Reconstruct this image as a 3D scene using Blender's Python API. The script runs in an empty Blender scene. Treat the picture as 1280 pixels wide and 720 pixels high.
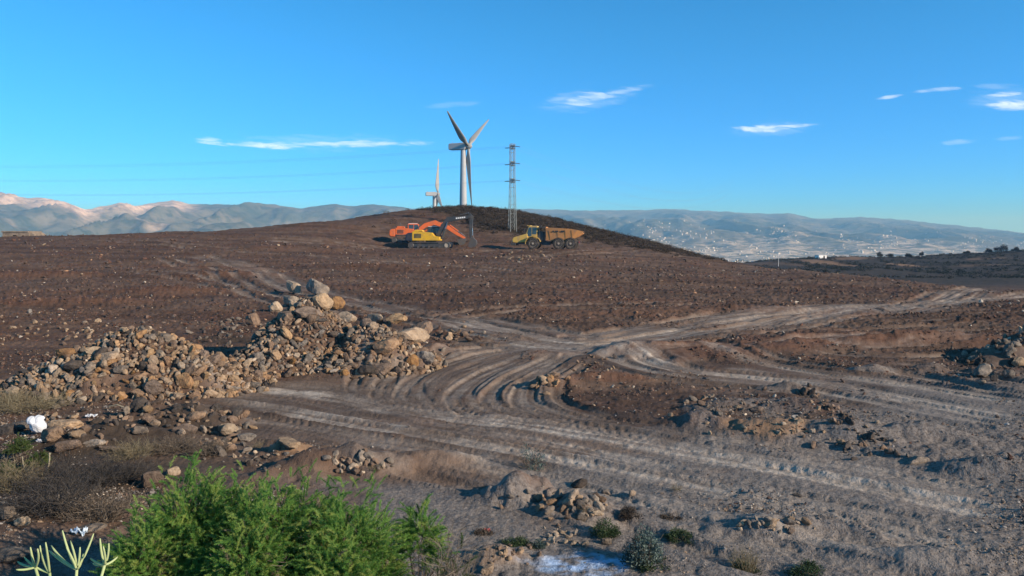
import bpy, bmesh, math, random
import numpy as np
from mathutils import Vector, Matrix

scene = bpy.context.scene
COL = scene.collection
PI = math.pi
F = 967.0           # focal length of the photograph in its own pixels (1280 wide)
EYE = 5.0           # camera height above the low ground in front of it
HOR = 300.0

# ------------------------------------------------------------------ camera
cam_data = bpy.data.cameras.new('camera')
cam = bpy.data.objects.new('camera', cam_data)
COL.objects.link(cam)
cam.location = (0, 0, EYE)
cam.rotation_euler = (PI / 2, 0, 0)
cam_data.sensor_width = 36.0
cam_data.lens = F / 1280 * 36.0
cam_data.shift_y = (HOR - 360) / 1280.0
cam_data.clip_start = 0.1
cam_data.clip_end = 60000
scene.camera = cam

# ------------------------------------------------------------------ sun, sky, exposure
SUN_EL = math.radians(21)
SUN_AZ = math.radians(119)      # clockwise from the viewing direction: to the right and a little behind
S = Vector((math.sin(SUN_AZ) * math.cos(SUN_EL), math.cos(SUN_AZ) * math.cos(SUN_EL), math.sin(SUN_EL)))
sun_d = bpy.data.lights.new('sun', 'SUN')
sun_d.energy = 5.0
sun_d.angle = math.radians(0.5)
sun_d.color = (1.0, 0.86, 0.68)
sun = bpy.data.objects.new('sun', sun_d)
COL.objects.link(sun)
sun.location = S * 50
sun.rotation_euler = (-S).to_track_quat('-Z', 'Y').to_euler()

world = bpy.data.worlds.new('World')
scene.world = world
world.use_nodes = True
wn = world.node_tree
for n in list(wn.nodes):
    wn.nodes.remove(n)


class G:
    """small helper to wire node trees"""
    def __init__(self, nt):
        self.nt = nt

    def put(self, sock, v):
        if v is None:
            return
        if isinstance(v, bpy.types.NodeSocket):
            self.nt.links.new(v, sock)
        else:
            if hasattr(sock.default_value, '__len__') and not hasattr(v, '__len__'):
                v = [v] * len(sock.default_value)
            if hasattr(v, '__len__') and len(v) == 3 and len(sock.default_value) == 4:
                v = (*v, 1)
            sock.default_value = v

    def node(self, t, **kw):
        n = self.nt.nodes.new(t)
        for k, v in kw.items():
            setattr(n, k, v)
        return n

    def m(self, op, a, b=None, c=None, clamp=False):
        n = self.node('ShaderNodeMath', operation=op, use_clamp=clamp)
        for i, v in enumerate((a, b, c)):
            self.put(n.inputs[i], v)
        return n.outputs[0]

    def mix(self, f, a, b, blend='MIX'):
        n = self.node('ShaderNodeMix', data_type='RGBA', blend_type=blend)
        self.put(n.inputs[0], f)
        self.put(n.inputs[6], a)
        self.put(n.inputs[7], b)
        return n.outputs[2]

    def noise(self, vec, scale, detail=4, rough=0.55, dist=0.0):
        n = self.node('ShaderNodeTexNoise')
        if vec is not None:
            self.put(n.inputs['Vector'], vec)
        n.inputs['Scale'].default_value = scale
        n.inputs['Detail'].default_value = detail
        n.inputs['Roughness'].default_value = rough
        n.inputs['Distortion'].default_value = dist
        return n.outputs[0]

    def voro(self, vec, scale, feature='F1'):
        n = self.node('ShaderNodeTexVoronoi', feature=feature)
        if vec is not None:
            self.put(n.inputs['Vector'], vec)
        n.inputs['Scale'].default_value = scale
        return n

    def ramp(self, f, lo, hi, a=0.0, b=1.0):
        n = self.node('ShaderNodeMapRange', interpolation_type='SMOOTHSTEP')
        self.put(n.inputs[0], f)
        for i, v in enumerate((lo, hi, a, b)):
            self.put(n.inputs[1 + i], v)
        return n.outputs[0]

    def attr(self, name):
        return self.node('ShaderNodeAttribute', attribute_name=name).outputs['Fac']

    def comb(self, x, y, z):
        n = self.node('ShaderNodeCombineXYZ')
        for i, v in enumerate((x, y, z)):
            self.put(n.inputs[i], v)
        return n.outputs[0]

    def scale(self, vec, s):
        n = self.node('ShaderNodeVectorMath', operation='MULTIPLY')
        self.put(n.inputs[0], vec)
        n.inputs[1].default_value = s
        return n.outputs[0]

    def bump(self, h, strength, dist, normal=None):
        n = self.node('ShaderNodeBump')
        n.inputs['Strength'].default_value = strength
        n.inputs['Distance'].default_value = dist
        self.put(n.inputs['Height'], h)
        if normal is not None:
            self.put(n.inputs['Normal'], normal)
        return n.outputs[0]


g = G(wn)
sky = g.node('ShaderNodeTexSky', sky_type='NISHITA')
sky.sun_disc = False
sky.sun_elevation = SUN_EL
sky.sun_rotation = SUN_AZ
sky.altitude = 900
sky.air_density = 1.0
sky.dust_density = 0.05
sky.ozone_density = 4.0
sat = g.node('ShaderNodeHueSaturation')
sat.inputs['Hue'].default_value = 0.488
sat.inputs['Saturation'].default_value = 1.22
sat.inputs['Value'].default_value = 1.0
wn.links.new(sky.outputs[0], sat.inputs['Color'])
# thin high wisps of cloud, fixed to directions of the sky
tc = g.node('ShaderNodeTexCoord')
sep = g.node('ShaderNodeSeparateXYZ')
wn.links.new(tc.outputs['Generated'], sep.inputs[0])
low = g.mix(g.ramp(sep.outputs[2], .02, .30), (.215, .76, 1.50), (.44, .97, 1.24))
tint = g.mix(1.0, sat.outputs[0], g.mix(g.ramp(sep.outputs[2], .28, .55), low, (1.0, .92, .80)), 'MULTIPLY')
front = g.m('GREATER_THAN', sep.outputs[1], 0.05)
yy = g.m('MAXIMUM', sep.outputs[1], 0.05)
ca = g.m('DIVIDE', sep.outputs[0], yy)
cb = g.m('DIVIDE', sep.outputs[2], yy)
cvec = g.comb(g.m('MULTIPLY', ca, 1.0), g.m('MULTIPLY', g.m('ADD', cb, g.m('MULTIPLY', ca, .10)), 6.0), 0.0)
cn1 = g.noise(cvec, 24, 6, 0.66, 0.9)
cn2 = g.noise(g.comb(g.m('MULTIPLY', ca, 1.0), g.m('MULTIPLY', cb, 9.0), 3.7), 11, 4, 0.6, 0.3)
cover = None
# centre px, half length, half thickness, slope, opacity
for (cx, cy, L, T, sl, op, hard) in [
        (330, 181, 95, 6, 0.02, 0.80, 1.0), (430, 180, 135, 5.5, -0.01, 0.66, 1.0), (265, 177, 26, 7, 0.1, 0.75, 1.0),
        (740, 121, 48, 11, -0.22, 0.62, 1.0), (775, 114, 50, 5, -0.16, 0.40, 1.0), (700, 124, 25, 4, -0.1, .25, 1.0),
        (945, 160, 42, 6.5, 0.01, 0.95, 1.0), (975, 159, 55, 4.0, -0.07, 0.62, 1.0),
        (735, 123, 80, 17, -.16, .17, 1), (395, 179, 170, 13, 0.0, .14, 1), (960, 160, 75, 12, -.03, .15, 1), (1255, 125, 60, 16, -.03, .18, 1),
        (1112, 121, 20, 3, -0.15, 0.5, 1.0), (1172, 113, 36, 4, -0.05, 0.42, 1.0), (1255, 118, 30, 4.5, -0.05, 0.7, 1.0),
        (1262, 131, 42, 8, 0.0, 0.85, 1.0), (1198, 177, 30, 4, -0.05, 0.28, 1.0), (1262, 173, 22, 3, -.05, .2, 1.0),
        (568, 131, 45, 5, -0.06, 0.13, 1.0), (1245, 108, 40, 5, 0.0, .15, 1.0)]:
    A, B = (cx - 640) / F, (300 - cy) / F
    da = g.m('SUBTRACT', ca, A)
    wob = g.m('MULTIPLY', g.m('SUBTRACT', cn2, 0.5), T / F * 2.2)
    db = g.m('ADD', g.m('SUBTRACT', g.m('SUBTRACT', cb, B), g.m('MULTIPLY', da, -sl)), wob)
    r2 = g.m('ADD', g.m('POWER', g.m('ABSOLUTE', g.m('DIVIDE', da, L / F)), 2.0),
             g.m('POWER', g.m('ABSOLUTE', g.m('DIVIDE', db, T / F)), 2.0))
    body = g.m('SUBTRACT', 1.0, r2, clamp=True)
    c = g.m('MULTIPLY', g.ramp(g.m('ADD', body, g.m('MULTIPLY', g.m('SUBTRACT', cn1, 0.5), 2.6)), 0.10, 1.35), op * .80)
    c = g.m('MULTIPLY', c, g.ramp(body, 0.0, 0.6))
    cover = c if cover is None else g.m('MAXIMUM', cover, c)
cover = g.m('MULTIPLY', cover, front)
CLOUD = (7.6, 8.6, 9.2)
skyc = g.mix(cover, tint, CLOUD)
bg = g.node('ShaderNodeBackground')
bg.inputs['Strength'].default_value = 0.12
wn.links.new(skyc, bg.inputs['Color'])
wo = g.node('ShaderNodeOutputWorld')
wn.links.new(bg.outputs[0], wo.inputs['Surface'])

scene.view_settings.view_transform = 'Standard'
scene.view_settings.look = 'None'
scene.view_settings.gamma = 1.0
scene.view_settings.exposure = 0.42
scene.view_settings.use_curve_mapping = False
scene.render.engine = 'CYCLES'
scene.cycles.use_denoising = True
scene.cycles.max_bounces = 6
scene.cycles.transparent_max_bounces = 8
scene.cycles.volume_bounces = 0

# ------------------------------------------------------------------ object helpers
def tag(o, label=None, cat=None, group=None, kind=None):
    if label: o['label'] = label
    if cat: o['category'] = cat
    if group: o['group'] = group
    if kind: o['kind'] = kind
    return o


def empty(name, loc, rz=0.0):
    o = bpy.data.objects.new(name, None)
    COL.objects.link(o)
    o.location = loc
    o.rotation_euler = (0, 0, rz)
    o.empty_display_size = 0.2
    return o


def link(name, me, mat=None, parent=None, loc=None):
    o = bpy.data.objects.new(name, me)
    COL.objects.link(o)
    if mat is not None and not me.materials:
        me.materials.append(mat)
    if parent is not None:
        o.parent = parent
    if loc is not None:
        o.location = loc
    return o


def np_mesh(name, V, Fc, attrs=None, smooth=False):
    V = np.asarray(V, np.float32)
    Fc = np.asarray(Fc, np.int32)
    n, k = Fc.shape
    me = bpy.data.meshes.new(name)
    me.vertices.add(len(V))
    me.vertices.foreach_set('co', V.ravel())
    me.loops.add(n * k)
    me.loops.foreach_set('vertex_index', Fc.ravel())
    me.polygons.add(n)
    me.polygons.foreach_set('loop_start', np.arange(n, dtype=np.int32) * k)
    me.polygons.foreach_set('use_smooth', np.full(n, smooth))
    me.update(calc_edges=True)
    for an, av in (attrs or {}).items():
        a = me.attributes.new(an, 'FLOAT', 'POINT')
        a.data.foreach_set('value', np.asarray(av, np.float32).ravel())
    return me


class MB:
    """collects boxes, prisms, tubes and lathes into one mesh"""
    def __init__(self):
        self.V = []
        self.Q = []

    def poly(self, vs, fs):
        o = len(self.V)
        self.V += [tuple(v) for v in vs]
        self.Q += [[i + o for i in f] for f in fs]

    def box(self, x0, x1, y0, y1, z0, z1):
        vs = [(x, y, z) for x in (x0, x1) for y in (y0, y1) for z in (z0, z1)]
        self.poly(vs, [(0, 1, 3, 2), (4, 6, 7, 5), (0, 4, 5, 1), (2, 3, 7, 6), (0, 2, 6, 4), (1, 5, 7, 3)])

    def prism(self, pts, y0, y1):
        """polygon in XZ extruded along Y"""
        n = len(pts)
        vs = [(x, y0, z) for x, z in pts] + [(x, y1, z) for x, z in pts]
        self.poly(vs, [tuple(range(n)), tuple(range(2 * n - 1, n - 1, -1))] +
                  [(i, i + n, (i + 1) % n + n, (i + 1) % n) for i in range(n)])

    def tube(self, pts, r, n=6, cap=True):
        pts = [Vector(p) for p in pts]
        rs = r if hasattr(r, '__len__') else [r] * len(pts)
        o = len(self.V)
        vs = []
        for i, p in enumerate(pts):
            d = (pts[min(i + 1, len(pts) - 1)] - pts[max(i - 1, 0)]).normalized()
            a = Vector((0, 0, 1)) if abs(d.z) < 0.9 else Vector((1, 0, 0))
            s = d.cross(a).normalized()
            t = d.cross(s)
            for k in range(n):
                th = 2 * PI * k / n
                vs.append(p + (s * math.cos(th) + t * math.sin(th)) * rs[i])
        fs = []
        for i in range(len(pts) - 1):
            for k in range(n):
                fs.append((i * n + k, i * n + (k + 1) % n, (i + 1) * n + (k + 1) % n, (i + 1) * n + k))
        if cap:
            fs.append(tuple(range(n - 1, -1, -1)))
            fs.append(tuple(range((len(pts) - 1) * n, len(pts) * n)))
        self.poly(vs, fs)

    def lathe_y(self, cx, cz, prof, n=20):
        """profile of (y, r) turned about an axis along Y"""
        vs = []
        for y, r in prof:
            for k in range(n):
                th = 2 * PI * k / n
                vs.append((cx + r * math.cos(th), y, cz + r * math.sin(th)))
        fs = []
        for i in range(len(prof) - 1):
            for k in range(n):
                fs.append((i * n + k, (i + 1) * n + k, (i + 1) * n + (k + 1) % n, i * n + (k + 1) % n))
        fs.append(tuple(range(n)))
        fs.append(tuple(range(len(prof) * n - 1, (len(prof) - 1) * n - 1, -1)))
        self.poly(vs, fs)

    def build(self, name, mat, parent=None, bevel=0.0, loc=None, smooth=False):
        bm = bmesh.new()
        bv = [bm.verts.new(v) for v in self.V]
        for f in self.Q:
            try:
                bm.faces.new([bv[i] for i in f])
            except ValueError:
                pass
        bmesh.ops.recalc_face_normals(bm, faces=bm.faces)
        if bevel > 0:
            ed = [e for e in bm.edges if len(e.link_faces) == 2 and e.calc_face_angle(0) > 0.5]
            bmesh.ops.bevel(bm, geom=ed, offset=bevel, segments=2, affect='EDGES', profile=0.5, clamp_overlap=True)
        me = bpy.data.meshes.new(name)
        bm.to_mesh(me)
        bm.free()
        if smooth:
            me.polygons.foreach_set('use_smooth', [True] * len(me.polygons))
        return link(name, me, mat, parent, loc)


# ------------------------------------------------------------------ noise in numpy
def _hash(ix, iy, seed):
    h = (ix.astype(np.int64) * 374761393 + iy.astype(np.int64) * 668265263 + seed * 1442695041) & 0xffffffff
    h = ((h ^ (h >> 13)) * 1274126177) & 0xffffffff
    return ((h ^ (h >> 16)) & 0xffff).astype(np.float32) / 65535.0


def vn(x, y, seed=0):
    """gradient noise about -1..1"""
    x = np.asarray(x, np.float32); y = np.asarray(y, np.float32)
    ix = np.floor(x); iy = np.floor(y)
    fx = x - ix; fy = y - iy
    ix = ix.astype(np.int32); iy = iy.astype(np.int32)
    u = fx * fx * fx * (fx * (fx * 6 - 15) + 10)
    v = fy * fy * fy * (fy * (fy * 6 - 15) + 10)

    def gr(dx, dy):
        a = _hash(ix + dx, iy + dy, seed) * np.float32(2 * PI)
        return np.cos(a) * (fx - dx) + np.sin(a) * (fy - dy)
    a = gr(0, 0); b = gr(1, 0); c = gr(0, 1); d = gr(1, 1)
    return 1.5 * ((a * (1 - u) + b * u) * (1 - v) + (c * (1 - u) + d * u) * v)


def fbm(x, y, seed=0, oct=4, gain=0.5):
    t = 0; a = 1.0; f = 1.0
    for o in range(oct):
        t = t + a * vn(x * f, y * f, seed + o * 17)
        a *= gain; f *= 2.03
    return t


def sstep(a, b, x):
    t = np.clip((x - a) / (b - a), 0, 1)
    return t * t * (3 - 2 * t)

# ------------------------------------------------------------------ terrain: heights on a fan-shaped grid
NU = 1180
U = np.linspace(-0.97, 0.97, NU).astype(np.float32)
y1 = np.exp(np.arange(math.log(3.5), math.log(45), 0.0042))
y2 = np.exp(np.arange(math.log(45) + .0055, math.log(170), 0.0066))
y3 = np.exp(np.arange(math.log(170) + .01, math.log(760), 0.014))
YS = np.concatenate([y1, y2, y3]).astype(np.float32)
NY = len(YS)
LY = np.log(YS)
X = U[None, :] * YS[:, None]
Y = np.repeat(YS[:, None], NU, 1)

# profile of the land along lines of sight: (distance, height of the line of sight in the photograph's rows)
near = [(3, None), (10, None), (20, None), (30, None)]
cols = {
    -320: [(45, 386), (65, 342), (85, 315), (105, 299), (125, 305), (200, 345), (400, 372), (760, 375)],
    0: [(45, 388), (65, 345), (85, 315), (104, 296.5), (122, 302), (200, 345), (400, 370), (760, 372)],
    220: [(45, 388), (65, 347), (88, 314), (110, 289.5), (130, 296), (200, 335), (400, 365), (760, 372)],
    400: [(45, 388), (65, 348), (90, 318), (110, 294), (125, 274.5), (145, 281), (200, 320), (400, 350), (760, 372)],
    500: [(45, 388), (65, 349), (90, 324), (108, 311), (122, 293), (140, 262), (160, 266), (220, 300), (400, 330), (760, 372)],
    590: [(45, 388), (65, 350), (90, 324.5), (108, 310.5), (119, 300), (132, 277), (147, 257.5), (165, 261), (220, 297), (400, 330), (760, 370)],
    640: [(45, 388), (65, 350), (90, 325), (108, 311), (118, 302), (130, 281), (145, 262), (165, 268), (220, 300), (400, 330), (760, 370)],
    720: [(45, 389), (65, 352), (90, 327), (108, 312.5), (118, 305), (128, 294), (142, 279.5), (165, 288), (220, 315), (400, 340), (760, 370)],
    800: [(45, 390), (65, 355), (90, 331), (108, 318), (122, 308), (135, 299.5), (160, 308), (220, 325), (400, 340), (760, 372)],
    880: [(45, 391), (65, 358), (90, 337), (108, 327), (124, 319.5), (145, 325), (220, 335), (400, 338), (500, 342), (760, 375)],
    930: [(45, 392), (65, 361), (90, 341), (110, 330), (130, 336), (220, 340), (330, 332), (420, 327), (520, 333), (760, 375)],
    1000: [(45, 392), (60, 366), (80, 347), (97, 337), (115, 344), (160, 350), (250, 340), (340, 329), (420, 322), (520, 328), (760, 375)],
    1060: [(45, 392), (60, 367), (88, 343), (104, 349), (160, 356), (250, 344), (340, 331), (420, 320), (520, 327), (760, 375)],
    1130: [(45, 391), (60, 369), (79, 350), (95, 358), (150, 362), (250, 346), (340, 333), (420, 321), (520, 328), (760, 375)],
    1200: [(45, 389), (58, 369.5), (72, 356), (88, 366), (150, 366), (250, 347), (340, 332), (420, 316), (520, 324), (760, 375)],
    1280: [(45, 386), (54, 373), (65, 362), (80, 374), (140, 369), (250, 346), (340, 329), (420, 312.5), (520, 321), (760, 375)],
    1440: [(40, 395), (48, 383), (57, 371), (72, 384), (140, 372), (250, 344), (340, 326), (420, 310), (520, 319), (760, 375)],
    1600: [(40, 397), (48, 387), (55, 380), (72, 390), (140, 374), (250, 343), (340, 325), (420, 309), (520, 318), (760, 375)],
}
cu = np.array([(k - 640) / F for k in cols], np.float32)
LG = np.linspace(math.log(3), math.log(770), 900)
CZ = []
for k, pr in cols.items():
    yy_ = [3, 10, 20, 30] + [p[0] for p in pr]
    zz_ = [-4.3, -4.33, -4.4, -4.31] + [-(p[1] - HOR) / F * p[0] for p in pr]
    z = np.interp(LG, np.log(yy_), zz_)
    ker = np.hanning(23); ker /= ker.sum()
    z = np.convolve(np.pad(z, 11, mode='edge'), ker, 'valid')
    CZ.append(z)
CZ = np.array(CZ)                                         # columns x distance
ZC = np.array([np.interp(LY, LG, c) for c in CZ])         # columns x NY
H = np.empty((NY, NU), np.float32)
for i in range(NY):
    H[i] = np.interp(U, cu, ZC[:, i])
ker = np.hanning(75); ker /= ker.sum()
Hp = np.pad(H, ((0, 0), (37, 37)), mode='edge')
H = np.apply_along_axis(lambda r: np.convolve(r, ker, 'valid'), 1, Hp).astype(np.float32)
H += EYE
HB = H.copy()


def zat(x, y, A=None):
    """height of the ground at points (x, y)"""
    A = H if A is None else A
    x = np.asarray(x, np.float64); y = np.asarray(y, np.float64)
    j = np.clip((x / y - U[0]) / (U[1] - U[0]), 0, NU - 1.001)
    i = np.clip(np.interp(np.log(y), LY, np.arange(NY)), 0, NY - 1.001)
    j0 = j.astype(int); i0 = i.astype(int); fj = j - j0; fi = i - i0
    return ((A[i0, j0] * (1 - fj) + A[i0, j0 + 1] * fj) * (1 - fi) +
            (A[i0 + 1, j0] * (1 - fj) + A[i0 + 1, j0 + 1] * fj) * fi)


I8 = int(np.searchsorted(YS, 7.0))


def at(px, py, A=None):
    """the place on the ground that the photograph shows at px, py"""
    A = H if A is None else A
    j = np.clip(((px - 640) / F - U[0]) / (U[1] - U[0]), 0, NU - 1.001)
    j0 = int(j); f = j - j0
    h = A[:, j0] * (1 - f) + A[:, j0 + 1] * f
    row = HOR - F * (h - EYE) / YS
    k = np.nonzero(row[I8:] <= py)[0]
    i = I8 + (int(k[0]) if len(k) else NY - 1 - I8)
    if i > I8 and row[i - 1] > row[i]:
        t = (row[i - 1] - py) / (row[i - 1] - row[i])
        yv = YS[i - 1] + t * (YS[i] - YS[i - 1])
    else:
        yv = YS[i]
    xv = (px - 640) / F * yv
    return float(xv), float(yv), float(zat(xv, yv, A))


def img(x, y, z):
    return 640 + F * x / y, HOR - F * (z - EYE) / y


# masks that say what the ground is made of, plus one painted heap shadow
red = np.zeros_like(H); dust = np.zeros_like(H); tan = np.zeros_like(H); grey = np.zeros_like(H)
scrub = np.zeros_like(H); lime = np.zeros_like(H); smooth = np.zeros_like(H)


def window(x, y, rx, ry):
    i0, i1 = np.searchsorted(YS, [y - ry, y + ry])
    i1 = min(i1 + 1, NY)
    if i0 >= i1:
        return None
    ya = max(YS[i0], 0.5)
    lo = min((x - rx) / YS[i0], (x - rx) / YS[i1 - 1]); hi = max((x + rx) / YS[i0], (x + rx) / YS[i1 - 1])
    j0 = int(np.clip((lo - U[0]) / (U[1] - U[0]) - 1, 0, NU - 1)); j1 = int(np.clip((hi - U[0]) / (U[1] - U[0]) + 2, 0, NU))
    if j0 >= j1:
        return None
    return slice(i0, i1), slice(j0, j1)


def mound(x, y, rx, ry, h, rot=0.0, m=None, amt=0.0, seed=1, rough=0.25, cone=False):
    w = window(x, y, 1.6 * max(rx, ry), 1.6 * max(rx, ry))
    if w is None:
        return
    dx = X[w] - x; dy = Y[w] - y
    c, s = math.cos(rot), math.sin(rot)
    a = (dx * c + dy * s) / rx; b = (-dx * s + dy * c) / ry
    d = np.sqrt(a * a + b * b)
    d = d * (1 + rough * fbm(X[w] / max(rx, ry) * 1.7, Y[w] / max(rx, ry) * 1.7, seed, 3))
    if cone:
        p = np.clip(1.08 - np.sqrt(d * d + 0.02), 0, 1)
    else:
        p = np.exp(-d * d * 2.2)
    H[w] += (h * p).astype(np.float32)
    if m is not None:
        m[w] = np.maximum(m[w], (amt * sstep(0.1, .45, p)).astype(np.float32))


# broad swells and graded ledges of the field
far_f = sstep(40, 70, Y) * (1 - sstep(150, 200, Y))
H += (0.22 * far_f * fbm(X / 26, Y / 7.0, 5, 4)).astype(np.float32)
H += (0.10 * sstep(25, 40, Y) * fbm(X / 9, Y / 4.5, 15, 4)).astype(np.float32)
H += (0.6 * sstep(160, 260, Y) * fbm(X / 30, Y / 30, 8, 4)).astype(np.float32)

# level pads under the machines
PADS = []
for (px, py, r) in [(545, 310.5, 6.0), (512, 303.5, 4.5), (684, 311.5, 6.5)]:
    x, y, z = at(px, py)
    d = np.hypot(X - x, (Y - y) * 1.2)
    k = (1 - sstep(r * 0.75, r * 1.5, d)).astype(np.float32)
    H = H * (1 - k) + z * k
    PADS.append((x, y, z))

# rubble heaps
def bx(px, Yd):
    return (px - 640) / F * Yd
HEAPS = {
    'left': [(bx(172, 23.4), 23.4, 3.6, 2.1, 1.75), (bx(240, 22.9), 22.9, 1.7, 1.45, 1.15), (bx(85, 22.9), 22.9, 1.9, 1.5, 0.95)],
    'right': [(bx(383, 27.8), 27.8, 2.5, 2.3, 2.35), (bx(466, 26.9), 26.9, 2.2, 1.8, 1.55), (bx(340, 26.2), 26.2, 1.9, 1.5, 1.0),
              (bx(498, 27.4), 27.4, 1.3, 1.2, 1.15)],
    'edge': [(bx(1258, 27.5), 27.5, 1.7, 1.2, .75), (bx(1300, 28.3), 28.3, 2.0, 1.5, 1.3)],
    'low': [(bx(240, 18.6), 18.6, 1.5, 0.8, 0.5), (bx(192, 18.9), 18.9, 1.2, 0.8, .4)],
}
HEAPH = {}
for nm, cs in HEAPS.items():
    hh = np.zeros_like(H)
    for q, (x, y, rx, ry, h) in enumerate(cs):
        d = np.hypot((X - x) / rx, (Y - y) / ry)
        d = d * (1 + 0.16 * fbm(X * .9, Y * .9, 31 + q, 3))
        hh = np.maximum(hh, h * np.clip(1.06 - np.sqrt(d * d + 0.015), 0, 1))
    HEAPH[nm] = hh.astype(np.float32)
    H += HEAPH[nm]
    smooth = np.maximum(smooth, sstep(0.05, .25, hh) * 0.5)

# bank at the lower left on which the shrubs grow
mound(-3.4, 7.2, 4.0, 2.0, 0.75, 0, seed=3)
mound(-7.6, 11.0, 3.4, 2.2, 0.35, 0, seed=4)


def M(px, py, rx, ry, h, rot=0, m=None, amt=0, seed=1, rough=.3):
    x, y, z = at(px, py, HB)
    mound(x, y, rx, ry, h, rot, m, amt, seed, rough)


# spoil, berms and hummocks
M(758, 475, 1.6, .9, .28, 0, red, .8, 11)
M(690, 482, 1.3, 1.0, .38, 0.4, red, .6, 12)
M(960, 540, 1.3, .75, .26, 0, tan, .7, 13)
M(905, 512, 1.5, .8, .22, .3, grey, .5, 14)
M(1000, 512, 1.9, .8, .28, -0.35, red, .55, 15)
M(880, 530, 1.0, .6, .35, 0, red, .9, 16)
M(1055, 545, 1.6, .7, .35, -.4, None, 0, 17)
M(1090, 463, 1.0, .6, .22, 0, grey, .6, 18)
M(1165, 462, .9, .5, .22, .2, grey, .4, 19)
M(985, 486, 1.1, .5, .22, .0, grey, .4, 20)
M(648, 622, .72, .5, .55, 0, red, .55, 21)
M(722, 640, .75, .45, .42, -.5, None, 0, 22)
M(395, 590, 1.2, .5, .38, .25, None, 0, 23)
M(455, 585, 1.0, .5, .35, .1, grey, .3, 24)
M(540, 575, 1.3, .5, .25, .1, None, 0, 25)
M(362, 566, .6, .4, .35, 0, tan, .7, 26)
M(620, 700, .55, .35, .22, 0, tan, .4, 27)
M(95, 560, 1.2, .6, .4, 0, None, 0, 28)
M(150, 545, 1.6, .6, .35, 0, None, 0, 29)
M(1000, 655, 1.4, .35, .18, -.35, None, 0, 30)
M(945, 660, .8, .35, .22, -.2, None, 0, 32)
M(1180, 700, 1.4, .5, .2, -.3, None, 0, 33)
M(545, 440, 1.2, 1.0, .35, 0, red, .6, 34)
M(1255, 590, 1.4, .5, .3, -.2, None, 0, 35)
M(1150, 545, 1.5, .45, .32, -.35, None, 0, 36)
for (px, py, w, h_, am) in [(880, 440, 6, .35, .9), (1000, 432, 7, .3, .9), (1110, 430, 6, .25, .8), (820, 445, 3, .3, .7), (800, 392, 8, .25, .5),
                            (960, 388, 9, .25, .6), (200, 365, 7, .35, .9), (90, 380, 8, .35, .8), (300, 345, 6, .3, .8), (640, 372, 7, .2, .6),
                            (60, 345, 9, .4, .8), (250, 335, 9, .3, .8), (470, 335, 9, .25, .5), (1200, 430, 5, .35, .6)]:
    M(px, py, w, 1.6, h_, 0.05, red, am, int(px), .5)

# ------------------------------------------------------------------ wheel tracks pressed into the soil
def smooth_line(pts, step=0.28):
    P = np.array([at(px, py, HB)[:2] for px, py in pts])
    P = np.vstack([2 * P[0] - P[1], P, 2 * P[-1] - P[-2]])
    out = []
    for i in range(1, len(P) - 2):
        p0, p1, p2, p3 = P[i - 1:i + 3]
        n = max(2, int(np.hypot(*(p2 - p1)) / step))
        t = np.linspace(0, 1, n, endpoint=False)[:, None]
        out.append(0.5 * ((2 * p1) + (-p0 + p2) * t + (2 * p0 - 5 * p1 + 4 * p2 - p3) * t * t + (-p0 + 3 * p1 - 3 * p2 + p3) * t ** 3))
    out.append(P[-2][None])
    return np.vstack(out)


D_rut = np.zeros_like(H)


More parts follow.
